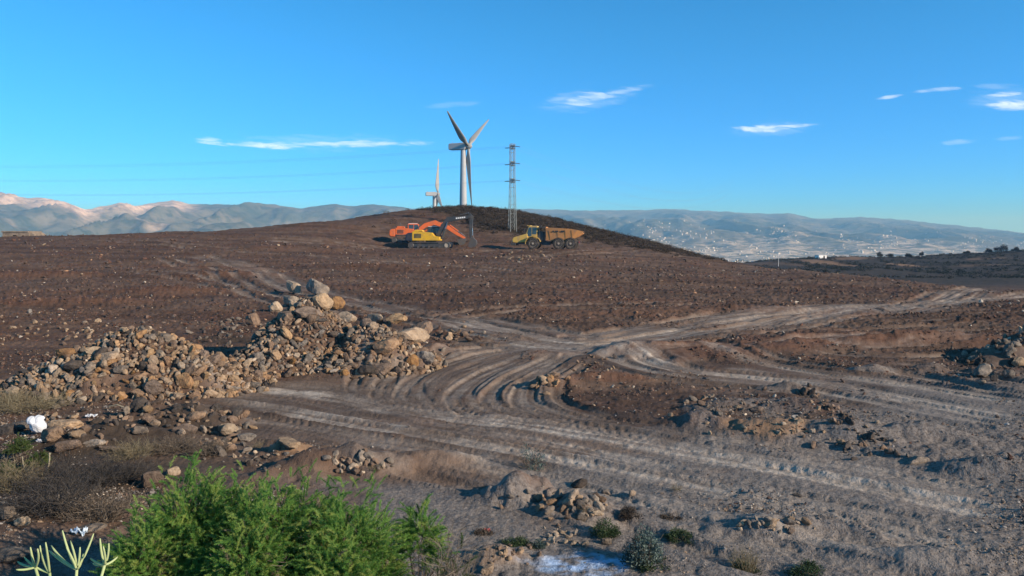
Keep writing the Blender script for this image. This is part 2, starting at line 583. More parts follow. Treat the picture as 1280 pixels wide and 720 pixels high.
def track(pts, w=0.6, depth=0.05, du=0.5, tread=0.02, off=0.0, berm=0.5, mask=None, st=.75, floor=.35):
    L = smooth_line(pts)
    if off:
        t = np.gradient(L, axis=0)
        t /= np.linalg.norm(t, axis=1)[:, None] + 1e-6
        L = L + np.stack([-t[:, 1], t[:, 0]], 1) * off
    best = np.full(H.shape, 9.0, np.float32)
    along = np.zeros(H.shape, np.float32)
    s = 0.0
    R = w * 1.25
    for a, b in zip(L[:-1], L[1:]):
        d = b - a
        ln = math.hypot(*d)
        if ln < 1e-5:
            continue
        mid = (a + b) / 2
        win = window(mid[0], mid[1], R + ln / 2, R + ln / 2)
        if win is not None:
            px_, py_ = X[win] - a[0], Y[win] - a[1]
            t = np.clip((px_ * d[0] + py_ * d[1]) / (ln * ln), 0, 1)
            q = np.hypot(px_ - t * d[0], py_ - t * d[1])
            sg = np.sign(px_ * d[1] - py_ * d[0])
            k = q < np.abs(best[win])
            bw = best[win]; aw = along[win]
            bw[k] = (q * np.where(sg == 0, 1, sg))[k]; aw[k] = (s + t * ln)[k]
            best[win] = bw; along[win] = aw
        s += ln
    sel = np.nonzero(np.abs(best) < R)
    if not len(sel[0]):
        return
    q = best[sel]; al = along[sel]; qa = np.abs(q)
    x_, y_ = X[sel], Y[sel]
    hw = w / 2 * (1 + 0.25 * vn(al * 0.7, al * 0 + off * 7 + w, 5))
    brk = sstep(-0.55, 0.1, fbm(al * 0.22, al * 0 + pts[0][0] * .13 + off, 9, 2))     # the track fades in and out
    ends = sstep(0, 1.5, al) * sstep(0, 1.5, s - al)
    brk = (floor + (1 - floor) * brk) * ends
    e = hw * 0.28
    inside = 1 - sstep(hw - e, hw + e, qa)
    lug = np.sin((al + np.sign(q) * 0.11 + qa * 0.55) * 2 * PI / 0.27)
    lug = sstep(-0.2, 0.3, lug) * sstep(hw * .25, hw * .5, qa) * sstep(-.1, .6, fbm(al * .35 + w * 9 + off, al * 0 + off * 5, 33, 2) + .15 * vn(x_ * 4, y_ * 4, 6))
    stk = fbm(al * .16 + off, q * (2.6 if w > 1.2 else 5.0) + off * 3, 21 + int(w * 10), 3)
    z = -1.6 * depth * inside * brk - .7 * tread * inside * lug * brk
    z += depth * berm * np.exp(-((qa - hw * 1.3) / (0.22 * hw + 0.04)) ** 2) * brk * (0.6 + 0.6 * vn(x_ * 3, y_ * 3, 3))
    z += .014 * stk * inside * (1 if w > 1.2 else .6)
    old = D_rut[sel]
    D_rut[sel] = np.where(z < -.001, np.minimum(old, z), np.where(old < -.004, old, np.maximum(old, z)))
    dm = inside * brk * du * np.clip(1.0 - .5 * st + st * stk + 0.25 * fbm(x_ * 1.3, y_ * 1.3, 8, 2), .05, 1.6)
    A = dust if mask is None else mask
    A[sel] = np.maximum(A[sel], dm)
    smooth[sel] = np.maximum(smooth[sel], inside * brk)


T_A1 = [(225, 488), (300, 486), (370, 488), (430, 496), (520, 512), (620, 524), (720, 538), (820, 556), (930, 575), (1060, 600), (1180, 623), (1320, 652)]
T_A2 = [(240, 498), (320, 508), (420, 524), (520, 541), (620, 557), (740, 580), (860, 606), (990, 636), (1130, 665), (1300, 702)]
T_A3 = [(330, 480), (420, 491), (490, 505), (560, 515), (640, 522), (740, 534), (850, 553), (960, 566), (1080, 582), (1200, 606), (1320, 628)]
T_B1 = [(660, 421), (710, 431), (770, 442), (850, 462), (930, 470), (1010, 479), (1090, 492), (1170, 507), (1300, 530)]
T_B2 = [(640, 427), (720, 434), (800, 430), (870, 438), (940, 452), (1020, 465), (1100, 476), (1190, 489), (1300, 508)]
T_E1 = [(560, 398), (640, 415), (720, 427), (800, 418), (880, 406), (980, 393), (1090, 382), (1190, 373), (1330, 366)]
T_E2 = [(620, 424), (700, 432), (790, 426), (880, 416), (960, 408), (1040, 393), (1120, 383), (1210, 375), (1330, 369)]
T_D1 = [(240, 318), (300, 335), (365, 362), (440, 380), (520, 394), (600, 405), (680, 418), (750, 428)]
T_D2 = [(215, 322), (285, 343), (350, 370), (430, 390), (520, 405), (610, 421), (700, 433)]
arcs = [
    [(715, 433), (660, 446), (610, 462), (575, 482), (565, 500), (590, 515), (660, 526)],
    [(705, 431), (640, 442), (585, 458), (545, 478), (532, 498), (550, 514), (620, 527)],
    [(695, 430), (620, 438), (560, 453), (515, 473), (500, 494), (515, 510), (570, 524)],
    [(680, 427), (600, 433), (540, 446), (490, 465), (472, 486), (482, 503), (530, 518)],
    [(720, 436), (680, 450), (645, 466), (618, 484), (612, 500), (640, 514), (710, 528)],
    [(726, 437), (695, 452), (668, 468), (650, 486), (650, 502), (685, 518), (760, 534)],
    [(670, 424), (585, 428), (515, 440), (462, 458), (440, 478), (450, 496)],
]
# dusty roadbeds, wide and shallow, then the ruts within them
for o_ in (-3.2, 0, 2.2):
    track(T_A2, 4.2, .004, .10, 0, o_, 0.0)
track(T_B1, 4.0, .004, .08, 0, 0, 0.0)
track(T_A1, 2.8, .012, .16, 0, 0, 0.0)
track(T_A3, 1.8, .012, .18, 0, 0, 0.0)
track(T_A2, 2.8, .012, .15, 0, 0, 0.0)
track(T_B1, 2.4, .012, .34, 0, 0, 0.0)
track(T_B2, 1.5, .012, .26, 0, 0, 0.0)
track(T_E1, 4.2, .02, .30, 0, 0, 0)
track(T_E2, 2.4, .02, .24, 0, 0, 0)
track(T_D1, 3.0, .02, .16, 0, 0.9, 0)
for a_ in arcs:
    track(a_, 1.6, .01, .16, 0, 0.3, 0)
# bright dust lines where the lorries drive most
for base, off, w, d in ((T_A1, .0, .85, .80), (T_A3, .1, .6, .42), (T_A2, .2, .8, .66), (T_A2, -1.1, .5, .36), (T_B1, .1, .9, .78), (T_B1, -.9, .5, .5), (T_B2, 0, .65, .68), (T_E1, .3, 1.0, .46), (T_E2, .2, .8, .40)):
    track(base, w, .02, d, .012, off, .3, None, .6, .5)
for base, d in ((T_A1, .85), (T_A2, .7), (T_A3, .8)):
    track(base, .62, .06, d * .5, .03, 0)
for base, off, d in ((T_A1, .75, .45), (T_A1, -.8, .5), (T_A2, .8, .4), (T_A2, -.7, .55), (T_A2, -1.6, .35), (T_A1, 1.6, .3), (T_A2, 1.7, .3), (T_A3, .9, .35), (T_A2, -2.5, .25), (T_A1, -1.9, .35)):
    track(base, .55, .055, d * .5, .035, off)
track([(430, 500), (560, 528), (680, 547), (800, 572), (920, 600), (1040, 640), (1180, 690), (1260, 730)], .55, .06, .45, .035)
track([(260, 508), (380, 532), (480, 560), (600, 586), (700, 600), (830, 640), (960, 690), (1060, 735)], .55, .05, .3, .03)
for base, off, d in ((T_B1, 0, .9), (T_B1, .75, .55), (T_B1, -.8, .6), (T_B2, 0, .8), (T_B2, .6, .4), (T_B1, -1.7, .35), (T_B2, 1.4, .35)):
    track(base, .58, .05, d * .6, .03, off)
for a_ in arcs:
    track(a_, .6, .06, .34, .05, 0, .9)
    track(a_, .45, .055, .26, .05, 1.15, .9)
    track(a_, .35, .03, .3, .02, .55, .6)
for base, off, d in ((T_E1, 0, .62), (T_E1, .9, .5), (T_E1, -1.0, .45), (T_E2, 0, .6), (T_E2, .9, .4), (T_E1, 2.2, .35), (T_E2, -1.4, .3),
                     (T_D1, 0, .45), (T_D1, 1.8, .35), (T_D2, 0, .4), (T_D2, 1.8, .35), (T_D2, -1.5, .25)):
    track(base, .7, .07, d, .03, off, .7)
track([(625, 426), (680, 434), (735, 437)], .5, .03, 1.0, .0, 0, .3)
track([(655, 420), (710, 426), (770, 427)], .5, .03, 1.0, .0, 0, .3)
# fainter passes on the field
for pts in ([(120, 300), (260, 312), (400, 322), (520, 330), (640, 340)], [(540, 318), (640, 322), (740, 318), (800, 316), (860, 322)],
            [(150, 340), (230, 350), (320, 372), (360, 392)], [(560, 400), (620, 392), (700, 386), (800, 384), (900, 380)],
            [(640, 430), (760, 446), (900, 440), (1040, 432), (1200, 428)], [(900, 398), (1020, 405), (1120, 408), (1250, 402)],
            [(960, 392), (1060, 398), (1180, 394), (1300, 388)],
            [(1000, 440), (1100, 446), (1200, 444), (1290, 436)], [(840, 410), (960, 416), (1080, 418), (1200, 414), (1300, 414)],
            [(700, 316), (640, 312), (590, 312)], [(330, 300), (420, 304), (500, 311), (560, 312)], [(1080, 460), (1160, 470), (1240, 486), (1300, 492)]):
    for off in (0, 1.9):
        track(pts, .7, .07, .34, .02, off, .8)
H += D_rut

# ------------------------------------------------------------------ clods, scrapes and small relief
for (px, py, rx, ry, v) in [(100, 610, 2.2, 2.6, .85), (40, 560, 2.2, 2.0, .7), (180, 585, 1.8, 1.2, .6), (150, 530, 2.2, 1.2, .6), (290, 425, 2.2, 1.6, .7), (215, 520, 1.5, .9, .7)]:  # dark soil patches; the one between the heaps paints the peaked heap's shadow
    x0, y0, _ = at(px, py)
    d = np.hypot((X - x0) / rx, (Y - y0) / ry) + .3 * fbm(X * 1.2, Y * 1.2, 63, 3)
    scrub = np.maximum(scrub, v * (1 - sstep(.4, 1.1, d)))
rough = (1 - 0.85 * smooth)
nearf = 1 - sstep(60, 110, Y)
f1 = fbm(X * 1.1, Y * 1.6, 41, 4)
f2 = fbm(X * 4.2, Y * 4.6, 42, 3)
ridge = 1 - np.abs(fbm(X * 2.3, Y * 2.6, 43, 3))
H += (rough * (0.065 * f1 + 0.042 * f2 * nearf + 0.06 * np.clip(ridge - .55, 0, 1)) * (0.55 + .6 * sstep(26, 45, Y))).astype(np.float32)
patchy = sstep(0.0, .5, fbm(X * .35, Y * .5, 44, 3))
cl = np.clip(fbm(X * 3.1, Y * 3.3, 45, 3) - .15, 0, 1)
H += (rough * (.35 + patchy) * .12 * cl * sstep(24, 34, Y) * (1 - sstep(120, 150, Y))).astype(np.float32)
H += (0.014 * (1 - sstep(16, 30, Y)) * fbm(X * 6.5, Y * 6.5, 46, 2)).astype(np.float32)

# what the soil looks like where
n_lo = fbm(X / 9, Y / 6, 51, 4)
n_md = fbm(X / 2.4, Y / 1.8, 52, 4)
red = np.maximum(red, sstep(0.0, .9, n_lo + .5 * n_md) * .75 * sstep(28, 40, Y))
red = np.maximum(red, .5 * sstep(.25, .9, n_md))
grey = np.maximum(grey, sstep(0.0, 1.0, (17 - Y) / 5 + (X + 0.0) / 6 + .7 * n_md) * .85 * (1 - sstep(20, 30, Y)))
red = np.maximum(red, (.45 * sstep(2, -8, X) * sstep(-.6, .6, n_md) * sstep(24, 34, Y)))
PX = 640 + F * U[None, :]
hillmask = sstep(0, 1, (H - EYE + 0.2 - np.interp(PX, [400, 500, 560, 600, 700, 760, 900], [9, 6.6, 4.2, 1.3, .2, -.6, -3.3])) / 1.2 + 0.6 * n_md) * (Y > 112) * sstep(420, 520, PX) * (1 - sstep(880, 960, PX))
scrub = np.maximum(scrub, hillmask)
H += (hillmask * .32 * fbm(X * .55, Y * .55, 55, 3)).astype(np.float32)
scrub = np.maximum(scrub, sstep(150, 210, Y))
# pale cut banks on the far side of the dip
for (px, y0, wx, wy, v) in [(1030, 355, 9, 45, .85), (1130, 340, 6, 16, 1.0), (960, 350, 14, 40, .45), (1240, 372, 16, 5, .7), (1225, 330, 14, 5, .5), (1262, 330, 9, 4, .6), (1068, 400, 14, 12, .8)]:
    x0 = bx(px, y0)
    d = np.hypot((X - x0) / wx, (Y - y0) / wy)
    v_ = v * (1 - sstep(.6, 1.1, d + .3 * n_lo))
    tan = np.maximum(tan, v_); scrub = scrub * (1 - v_)
# spilt lime in the near foreground
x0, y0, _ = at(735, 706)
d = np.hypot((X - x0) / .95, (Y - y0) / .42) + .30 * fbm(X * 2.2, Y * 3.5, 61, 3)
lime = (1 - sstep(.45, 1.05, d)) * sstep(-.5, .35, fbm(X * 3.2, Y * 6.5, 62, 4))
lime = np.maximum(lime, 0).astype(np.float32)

idx = np.arange(NY * NU, dtype=np.int32).reshape(NY, NU)
quads = np.stack([idx[:-1, :-1], idx[:-1, 1:], idx[1:, 1:], idx[1:, :-1]], -1).reshape(-1, 4)
V = np.stack([X, Y, H], -1).reshape(-1, 3)


# ------------------------------------------------------------------ materials
def material(name):
    m = bpy.data.materials.new(name)
    m.use_nodes = True
    nt = m.node_tree
    b = nt.nodes['Principled BSDF']
    return m, G(nt), b, nt.nodes['Material Output']


def coords(g):
    return g.node('ShaderNodeTexCoord').outputs['Object']


def simple(name, col, rough=0.6, metal=0.0, dirt=None, dirt_amt=0.5, scale=2.0, spec=0.4):
    m, g, b, o = material(name)
    c = coords(g)
    n = g.noise(c, scale, 5, .6)
    n2 = g.noise(c, scale * 5, 3, .6)
    dirt = dirt if dirt is not None else tuple(x * .6 for x in col)
    f = g.m('MULTIPLY', g.ramp(g.m('ADD', g.m('MULTIPLY', n, .7), g.m('MULTIPLY', n2, .3)), .42, .68), dirt_amt)
    g.put(b.inputs['Base Color'], g.mix(f, col, dirt))
    g.put(b.inputs['Roughness'], g.m('ADD', g.m('MULTIPLY', f, .25), rough))
    b.inputs['Metallic'].default_value = metal
    b.inputs['Specular IOR Level'].default_value = spec
    return m


m_ground, g, b, _ = material('soil')
c = coords(g)
nA = g.noise(c, .45, 5, .6)
nB = g.noise(c, 3.0, 5, .65)
nC = g.noise(c, 16, 4, .65)
nD = g.noise(g.scale(c, (.35, 1.3, 1.0)), 1.1, 5, .6)
base = g.mix(g.ramp(nA, .35, .65), (.092, .058, .042), (.148, .098, .072))
base = g.mix(g.m('MULTIPLY', g.ramp(nB, .42, .7), .6), base, (0.105, 0.065, 0.046))
base = g.mix(g.m('MULTIPLY', g.ramp(nD, .5, .72), .45), base, (0.225, 0.149, 0.105))
nE = g.noise(g.scale(c, (.045, .24, 1.0)), 1.0, 5, .62, .4)
base = g.mix(g.m('MULTIPLY', g.ramp(nE, .45, .60), .74), base, (.062, .037, .028))
base = g.mix(g.m('MULTIPLY', g.ramp(nE, .30, .42, 1, 0), .5), base, (.20, .142, .108))
redc = g.mix(g.ramp(nB, .35, .65), (.100, .047, .031), (.168, .090, .060))
base = g.mix(g.m('MULTIPLY', g.attr('red'), .85), base, redc)
greyc = g.mix(g.ramp(nC, .35, .68), (.108, .096, .090), (.262, .238, .222))
base = g.mix(g.attr('grey'), base, greyc)
tanc = g.mix(g.ramp(nB, .35, .7), (0.220, 0.131, 0.074), (0.340, 0.211, 0.127))
base = g.mix(g.attr('tan'), base, tanc)
dustc = g.mix(g.ramp(nB, .25, .65), (.285, .232, .190), (.53, .455, .385))
df = g.m('MULTIPLY', g.attr('dust'), g.m('ADD', .75, g.m('MULTIPLY', nC, .8)), clamp=True)
base = g.mix(df, base, dustc)
scc = g.mix(g.ramp(nA, .4, .6), (0.030, 0.027, 0.022), (0.060, 0.045, 0.034))
base = g.mix(g.attr('scrub'), base, scc)
vor = g.voro(c, 13)
peb = g.ramp(vor.outputs['Distance'], .0, .22, 1.0, 0.0)
pebon = g.m('GREATER_THAN', g.node('ShaderNodeSeparateColor').outputs[0], 2.0)
sepc = g.node('ShaderNodeSeparateColor')
g.nt.links.new(vor.outputs['Color'], sepc.inputs[0])
pebon = g.m('MULTIPLY', peb, g.ramp(sepc.outputs[0], .72, .8))
base = g.mix(g.m('MULTIPLY', pebon, .75), base, g.mix(sepc.outputs[1], (0.180, 0.126, 0.090), (0.460, 0.351, 0.262)))
base = g.mix(g.m('MULTIPLY', g.ramp(nC, .5, .75), .28), base, (0.060, 0.041, 0.031))
limec = g.mix(g.ramp(nB, .35, .65), (.26, .38, .56), (.46, .60, .84))  # pale lime with the blue of the bank's shade painted into it
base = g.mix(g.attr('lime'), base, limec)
g.put(b.inputs['Base Color'], base)
b.inputs['Roughness'].default_value = .92
b.inputs['Specular IOR Level'].default_value = .15
hb = g.m('ADD', g.m('MULTIPLY', nC, .6), g.m('MULTIPLY', nB, .9))
hb = g.m('ADD', hb, g.m('MULTIPLY', pebon, .5))
nrm = g.bump(hb, .8, .06)
nrm = g.bump(g.noise(c, 48, 3, .6), .4, .01, nrm)
g.put(b.inputs['Normal'], nrm)

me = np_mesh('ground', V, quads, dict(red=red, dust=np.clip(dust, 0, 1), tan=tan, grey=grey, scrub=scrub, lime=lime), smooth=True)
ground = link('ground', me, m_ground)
tag(ground, kind='structure', label='bulldozed brown earth with pale wheel tracks and a low hill')

# ------------------------------------------------------------------ far hills and the plain below them
HU = np.linspace(-1.02, 1.02, 760)
HY = np.exp(np.linspace(math.log(640), math.log(14500), 320))
HX = HU[None] * HY[:, None]
HYY = np.repeat(HY[:, None], len(HU), 1)
ridge_px = [(-400, 240), (-60, 246), (0, 245), (25, 246), (55, 248), (75, 252), (90, 257), (107, 264), (122, 259), (150, 253), (170, 257), (200, 252), (216, 250), (240, 255), (262, 256), (300, 254.5), (345, 255),
            (378, 260.5), (398, 257), (420, 254.5), (436, 258), (452, 255), (480, 256), (510, 260), (560, 263), (640, 261), (700, 262.5), (760, 263), (840, 261.5), (865, 262.5), (930, 266),
            (958, 268), (985, 266), (1010, 272), (1040, 273.5), (1075, 271), (1120, 274), (1160, 278), (1200, 282), (1280, 291), (1400, 299), (1640, 304)]
hpx = 640 + F * HU
rr = np.interp(hpx, [p[0] for p in ridge_px], [p[1] for p in ridge_px])
side = sstep(480, 640, hpx)                    # 0: near range on the left, 1: long slope on the right
Yr = 6600 + 3600 * side                         # distance of the ridge
zr = (HOR - rr) / F * Yr
foot_y = 3400 + 300 * side
foot_z = -70 - 30 * side
HH = np.empty_like(HX)
lyr = np.log(HY)
for j in range(len(HU)):
    ys = [600, 1200, 2200, foot_y[j], foot_y[j] + (Yr[j] - foot_y[j]) * .35, foot_y[j] + (Yr[j] - foot_y[j]) * .7, Yr[j], Yr[j] * 1.25, 15000]
    k = zr[j] - foot_z[j]
    s = side[j]
    zs = [-62, -88, -100, foot_z[j], foot_z[j] + k * (.30 + .04 * s), foot_z[j] + k * (.70 - .02 * s), zr[j], zr[j] - 330, zr[j] - 500]
    HH[:, j] = np.interp(HY, ys, zs)
d_ridge = (HYY - foot_y[None]) / (Yr - foot_y)[None]
slope = sstep(0.0, .3, d_ridge) * (1 - sstep(.66, .98, d_ridge)) 
amp = 190 * (1 - side) + 95 * side
rg = 1 - np.abs(fbm(HX / 800 + .25 * fbm(HX / 1500, HYY / 2500, 74, 2), HYY / 3600, 71, 4, .5)) * 1.3
rg2 = fbm(HX / 300, HYY / 700, 72, 4)
HH += slope * amp[None] * (rg - .55) + slope * (48 - 24 * side)[None] * rg2
HH += (1 - slope) * 7 * fbm(HX / 220, HYY / 320, 73, 3) * sstep(700, 1500, HYY) * (d_ridge < .9)
HH += 10 * fbm(HX / 160, HYY / 400, 75, 3) * np.exp(-((d_ridge - 1) / .2) ** 2)
HH += EYE
hn = fbm(HX / 420, HYY / 520, 77, 4)
rowpx = HOR - F * (HH - EYE) / HYY
pale = sstep(0, 1, ((EYE + zr)[None] - HH) / -190 + 1.0 + .35 * hn) * (1 - sstep(190, 270, hpx + 60 * hn[150]))[None] * (d_ridge > .5)
pale = np.maximum(pale, .4 * sstep(.55, 1.0, hn + .2) * (1 - side)[None] * sstep(.05, .2, d_ridge) * (1 - sstep(.4, .6, d_ridge)) * (1 - sstep(260, 330, hpx))[None])
settle = (1 - sstep(.10, .30, d_ridge + .10 * hn)) * sstep(600, 900, hpx)[None] * (HYY > 1500)
idx = np.arange(len(HY) * len(HU), dtype=np.int32).reshape(len(HY), len(HU))
quads = np.stack([idx[:-1, :-1], idx[:-1, 1:], idx[1:, 1:], idx[1:, :-1]], -1).reshape(-1, 4)
m_hill, g, b, _ = material('far hillside')
c = coords(g)
n1 = g.noise(g.scale(c, (1, .6, 1)), .0022, 6, .62)
n2 = g.noise(c, .012, 5, .65)
n3 = g.noise(g.scale(c, (1, .45, 1)), .03, 4, .7)
hc = g.mix(g.ramp(n1, .38, .62), (.085, .095, .060), (.19, .175, .125))
hc = g.mix(g.m('MULTIPLY', g.ramp(n2, .44, .62), .85), hc, (.045, .062, .036))
sc = g.mix(g.ramp(n2, .40, .62), (.11, .115, .09), (.58, .50, .40))
sc = g.mix(g.m('MULTIPLY', g.ramp(n3, .55, .68), .8), sc, (.10, .11, .09))
sc = g.mix(g.m('MULTIPLY', g.ramp(n3, .30, .42, 1, 0), .7), sc, (.62, .58, .52))
hc = g.mix(g.attr('settle'), hc, sc)
pc = g.mix(g.ramp(n2, .40, .66), (.80, .64, .52), (.42, .31, .24))
hc = g.mix(g.attr('pale'), hc, pc)
g.put(b.inputs['Base Color'], hc)
b.inputs['Roughness'].default_value = 1.0
b.inputs['Specular IOR Level'].default_value = 0.0
g.put(b.inputs['Normal'], g.bump(n2, .6, 22))
hills = link('hills', np_mesh('hills', np.stack([HX, HYY, HH], -1).reshape(-1, 3), quads, dict(pale=pale, settle=settle), smooth=True), m_hill)
tag(hills, kind='structure', label='hazy mountain range and settled plain beyond the site')

# haze of the evening air
mb = MB()
zlo = float(min(HH.min(), H.min())) - 1.0
zhi = float(max(HH.max(), 90)) + 15
mb.box(-16500, 16500, -400, 15500, zlo, zhi)
hz = mb.build('haze', None)
hm = bpy.data.materials.new('haze air')
hm.use_nodes = True
hn_ = hm.node_tree
for n in list(hn_.nodes):
    hn_.nodes.remove(n)
pv = hn_.nodes.new('ShaderNodeVolumePrincipled')
pv.inputs['Color'].default_value = (.27, .60, 1.0, 1)
pv.inputs['Absorption Color'].default_value = (1, 1, 1, 1)
pv.inputs['Density'].default_value = 1.25e-4
pv.inputs['Anisotropy'].default_value = 0.0
ho = hn_.nodes.new('ShaderNodeOutputMaterial')
hn_.links.new(pv.outputs[0], ho.inputs['Volume'])
hz.data.materials.append(hm)
tag(hz, kind='stuff', label='thin blue haze in the air')

# ------------------------------------------------------------------ machines
STEEL = simple('worn steel', (.10, .095, .09), .55, .4, (.16, .11, .08), .6, 3)
RUBBER = simple('dusty rubber', (.03, .028, .026), .85, 0, (.17, .13, .10), .85, 2.5)
GLASS = simple('cab glass', (.03, .045, .06), .08, 0, (.10, .12, .13), .4, 2, spec=.8)
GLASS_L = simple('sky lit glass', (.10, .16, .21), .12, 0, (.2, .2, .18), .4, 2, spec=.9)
DARKGREY = simple('dark grey paint', (.045, .048, .05), .45, 0, (.13, .10, .08), .45, 1.2)
NAVY = simple('blue black paint', (.022, .030, .048), .45, 0, (.10, .08, .07), .4, 1.5)
YELLOW = simple('yellow paint', (.70, .40, .02), .45, 0, (.34, .21, .08), .62, 1.6)
ORANGE = simple('orange paint', (.66, .13, .03), .45, 0, (.32, .13, .07), .6, 1.6)
OCHRE = simple('dirty ochre paint', (.60, .38, .08), .55, 0, (.34, .24, .14), .85, 1.6)
TANBED = simple('sun baked orange paint', (.56, .25, .08), .65, 0, (.33, .18, .10), .75, 1.0)
RIM = simple('dusty wheel rim', (.42, .34, .26), .6, 0, (.2, .15, .1), .7, 3)
WHITEP = simple('white paint', (.78, .78, .76), .5, 0, (.6, .55, .5), .4, 3)
LAMP = simple('clear lamp lens', (.55, .56, .55), .15, 0, (.4, .4, .38), .3, 5)
REDP = simple('red lens', (.35, .02, .015), .3, 0, (.2, .03, .02), .3, 5)
CHROME = simple('polished rod', (.5, .5, .5), .25, .9, (.35, .33, .3), .3, 5)


def limb(pts, wid):
    """outline of a bent arm from its centre line (x, z) and widths"""
    up, dn = [], []
    n = len(pts)
    for i, (x, z) in enumerate(pts):
        a = pts[max(i - 1, 0)]; b_ = pts[min(i + 1, n - 1)]
        d = Vector((b_[0] - a[0], b_[1] - a[1])).normalized()
        nx, nz = -d.y, d.x
        up.append((x + nx * wid[i] / 2, z + nz * wid[i] / 2))
        dn.append((x - nx * wid[i] / 2, z - nz * wid[i] / 2))
    return up + dn[::-1]


def excavator(label, loc, rz, body_m, cw_m, boom_m, stick_m, boom, bw, stick, sw, bucket_rot, sc, band_m=None, cab_side=1):
    root = tag(empty('excavator', loc, rz), label, 'excavator')
    root.scale = (sc, sc, sc)
    # crawler tracks
    for s in (-1, 1):
        y0, y1 = (s * 1.0, s * 1.6) if s > 0 else (-1.6, -1.0)
        L, r = 2.45, .44
        out = []
        for k in range(13):
            a = PI / 2 + PI * k / 12
            out.append((-L + r * math.cos(a), .46 + r * math.sin(a)))
        for k in range(13):
            a = -PI / 2 + PI * k / 12
            out.append((L + r * math.cos(a), .46 + r * math.sin(a)))
        belt = MB()
        n = len(out)
        inn = [(x * .965, .46 + (z - .46) * .78) for x, z in out]
        vs = [(x, y, z) for y in (y0, y1) for x, z in out] + [(x, y, z) for y in (y0, y1) for x, z in inn]
        fs = []
        for i in range(n):
            j = (i + 1) % n
            fs += [(i, j, n + j, n + i), (2 * n + j, 2 * n + i, 3 * n + i, 3 * n + j), (i, 2 * n + i, 2 * n + j, j), (n + i, n + j, 3 * n + j, 3 * n + i)]
        belt.poly(vs, fs)
        for k in range(30):                    # shoes with grousers
            x = -L + 2 * L * k / 29
            belt.box(x - .03, x + .03, y0 - .02, y1 + .02, -.005, .05)
            belt.box(x - .03, x + .03, y0 - .02, y1 + .02, .88, .93)
        tr = belt.build('crawler_track', STEEL, root)
        fr = MB(); fr.box(-2.1, 2.1, y0 + .12, y1 - .12, .24, .70)
        fr.build('track_frame', DARKGREY, tr)
        for x in (-L, L):
            w = MB(); w.lathe_y(x, .46, [(y0 + .06, .30), (y0 + .1, .36), (y1 - .1, .36), (y1 - .06, .30)], 16)
            w.build('sprocket', RIM if x > 0 else STEEL, tr)
        for x in (-1.5, -.75, 0, .75, 1.5):
            w = MB(); w.lathe_y(x, .26, [(y0 + .05, .17), (y1 - .05, .17)], 10)
            w.build('roller', STEEL, tr)
    u = MB(); u.box(-1.2, 1.2, -1.0, 1.0, .45, .85)
    u.lathe_y(0, 0, [(0, .01), (.01, .01)], 4)
    u.build('undercarriage', DARKGREY, root)
    ring = MB()
    vs = [(.75 * math.cos(2 * PI * k / 20), .75 * math.sin(2 * PI * k / 20), z) for z in (.85, 1.10) for k in range(20)]
    ring.poly(vs, [(k, (k + 1) % 20, 20 + (k + 1) % 20, 20 + k) for k in range(20)] + [tuple(range(20)), tuple(range(39, 19, -1))])
    ring.build('slew_ring', STEEL, root)
    # upper body
    b1 = MB()
    b1.prism([(-2.35, 1.10), (1.35, 1.10), (1.45, 1.25), (1.45, 1.62), (.75, 1.72), (.4, 2.18), (-1.0, 2.32), (-2.35, 2.36)], -1.45, -.42)
    b1.prism([(-2.35, 1.10), (1.35, 1.10), (1.35, 1.30), (-.6, 1.34), (-.9, 2.28), (-2.35, 2.34)], -.418, 1.45)
    house = b1.build('upper_body', body_m, root, .05)
    hd = MB(); hd.prism([(-2.2, 2.362), (-.95, 2.325), (-1.05, 2.58), (-2.1, 2.62)], -1.0, .6)
    hd.build('engine_hood', body_m, root, .05)
    gr = MB()
    for k in range(6):
        gr.box(-2.05 + k * .17, -1.95 + k * .17, -1.475, -1.449, 1.45, 2.05)
    gr.build('grille', DARKGREY, house)
    if band_m:
        bd = MB(); bd.box(-2.3, 1.3, -1.472, -1.45, 1.14, 1.32); bd.build('stripe', band_m, house)
    rl = MB()
    for xx in (-.6, .2, 1.0):
        rl.tube([(xx, -1.38, 1.75 if xx > .6 else 2.15), (xx, -1.38, 2.75 if xx < .6 else 2.45)], .025, 5)
    rl.tube([(-.6, -1.38, 2.75), (.2, -1.38, 2.75), (1.0, -1.38, 2.45)], .025, 5)
    rl.build('handrail', DARKGREY, root)
    cw = MB()
    cw.prism([(-2.36, 1.0), (-2.36, 2.22), (-2.95, 2.18), (-3.25, 1.95), (-3.32, 1.25), (-3.1, 1.0)], -1.45, 1.45)
    cw.build('counterweight', cw_m, root, .10)
    ex = MB(); ex.tube([(-1.6, -.5, 2.55), (-1.6, -.5, 3.0), (-1.68, -.5, 3.08)], [.07, .07, .06], 8)
    ex.build('exhaust_pipe', STEEL, root)
    # cab
    cy0, cy1 = .46, 1.44
    cb_ = MB(); cb_.prism([(-.58, 1.345), (1.28, 1.31), (1.42, 1.75), (1.15, 2.95), (.9, 3.05), (-.5, 3.05), (-.58, 2.9)], cy0, cy1)
    cab = cb_.build('cab', DARKGREY if band_m is None else body_m, root, .05)
    for sx in (cy0 - .012, cy1 + .001):
        w = MB(); w.prism([(-.42, 2.05), (.32, 2.05), (.32, 2.88), (-.42, 2.88)], sx, sx + .011); w.build('window', GLASS, cab)
        w = MB(); w.prism([(.42, 1.72), (1.26, 1.78), (1.03, 2.88), (.42, 2.88)], sx, sx + .011); w.build('window', GLASS, cab)
    w = MB(); w.poly([(1.432, cy0 + .1, 1.80), (1.432, cy1 - .1, 1.80), (1.185, cy1 - .1, 2.88), (1.185, cy0 + .1, 2.88)], [(0, 1, 2, 3)])
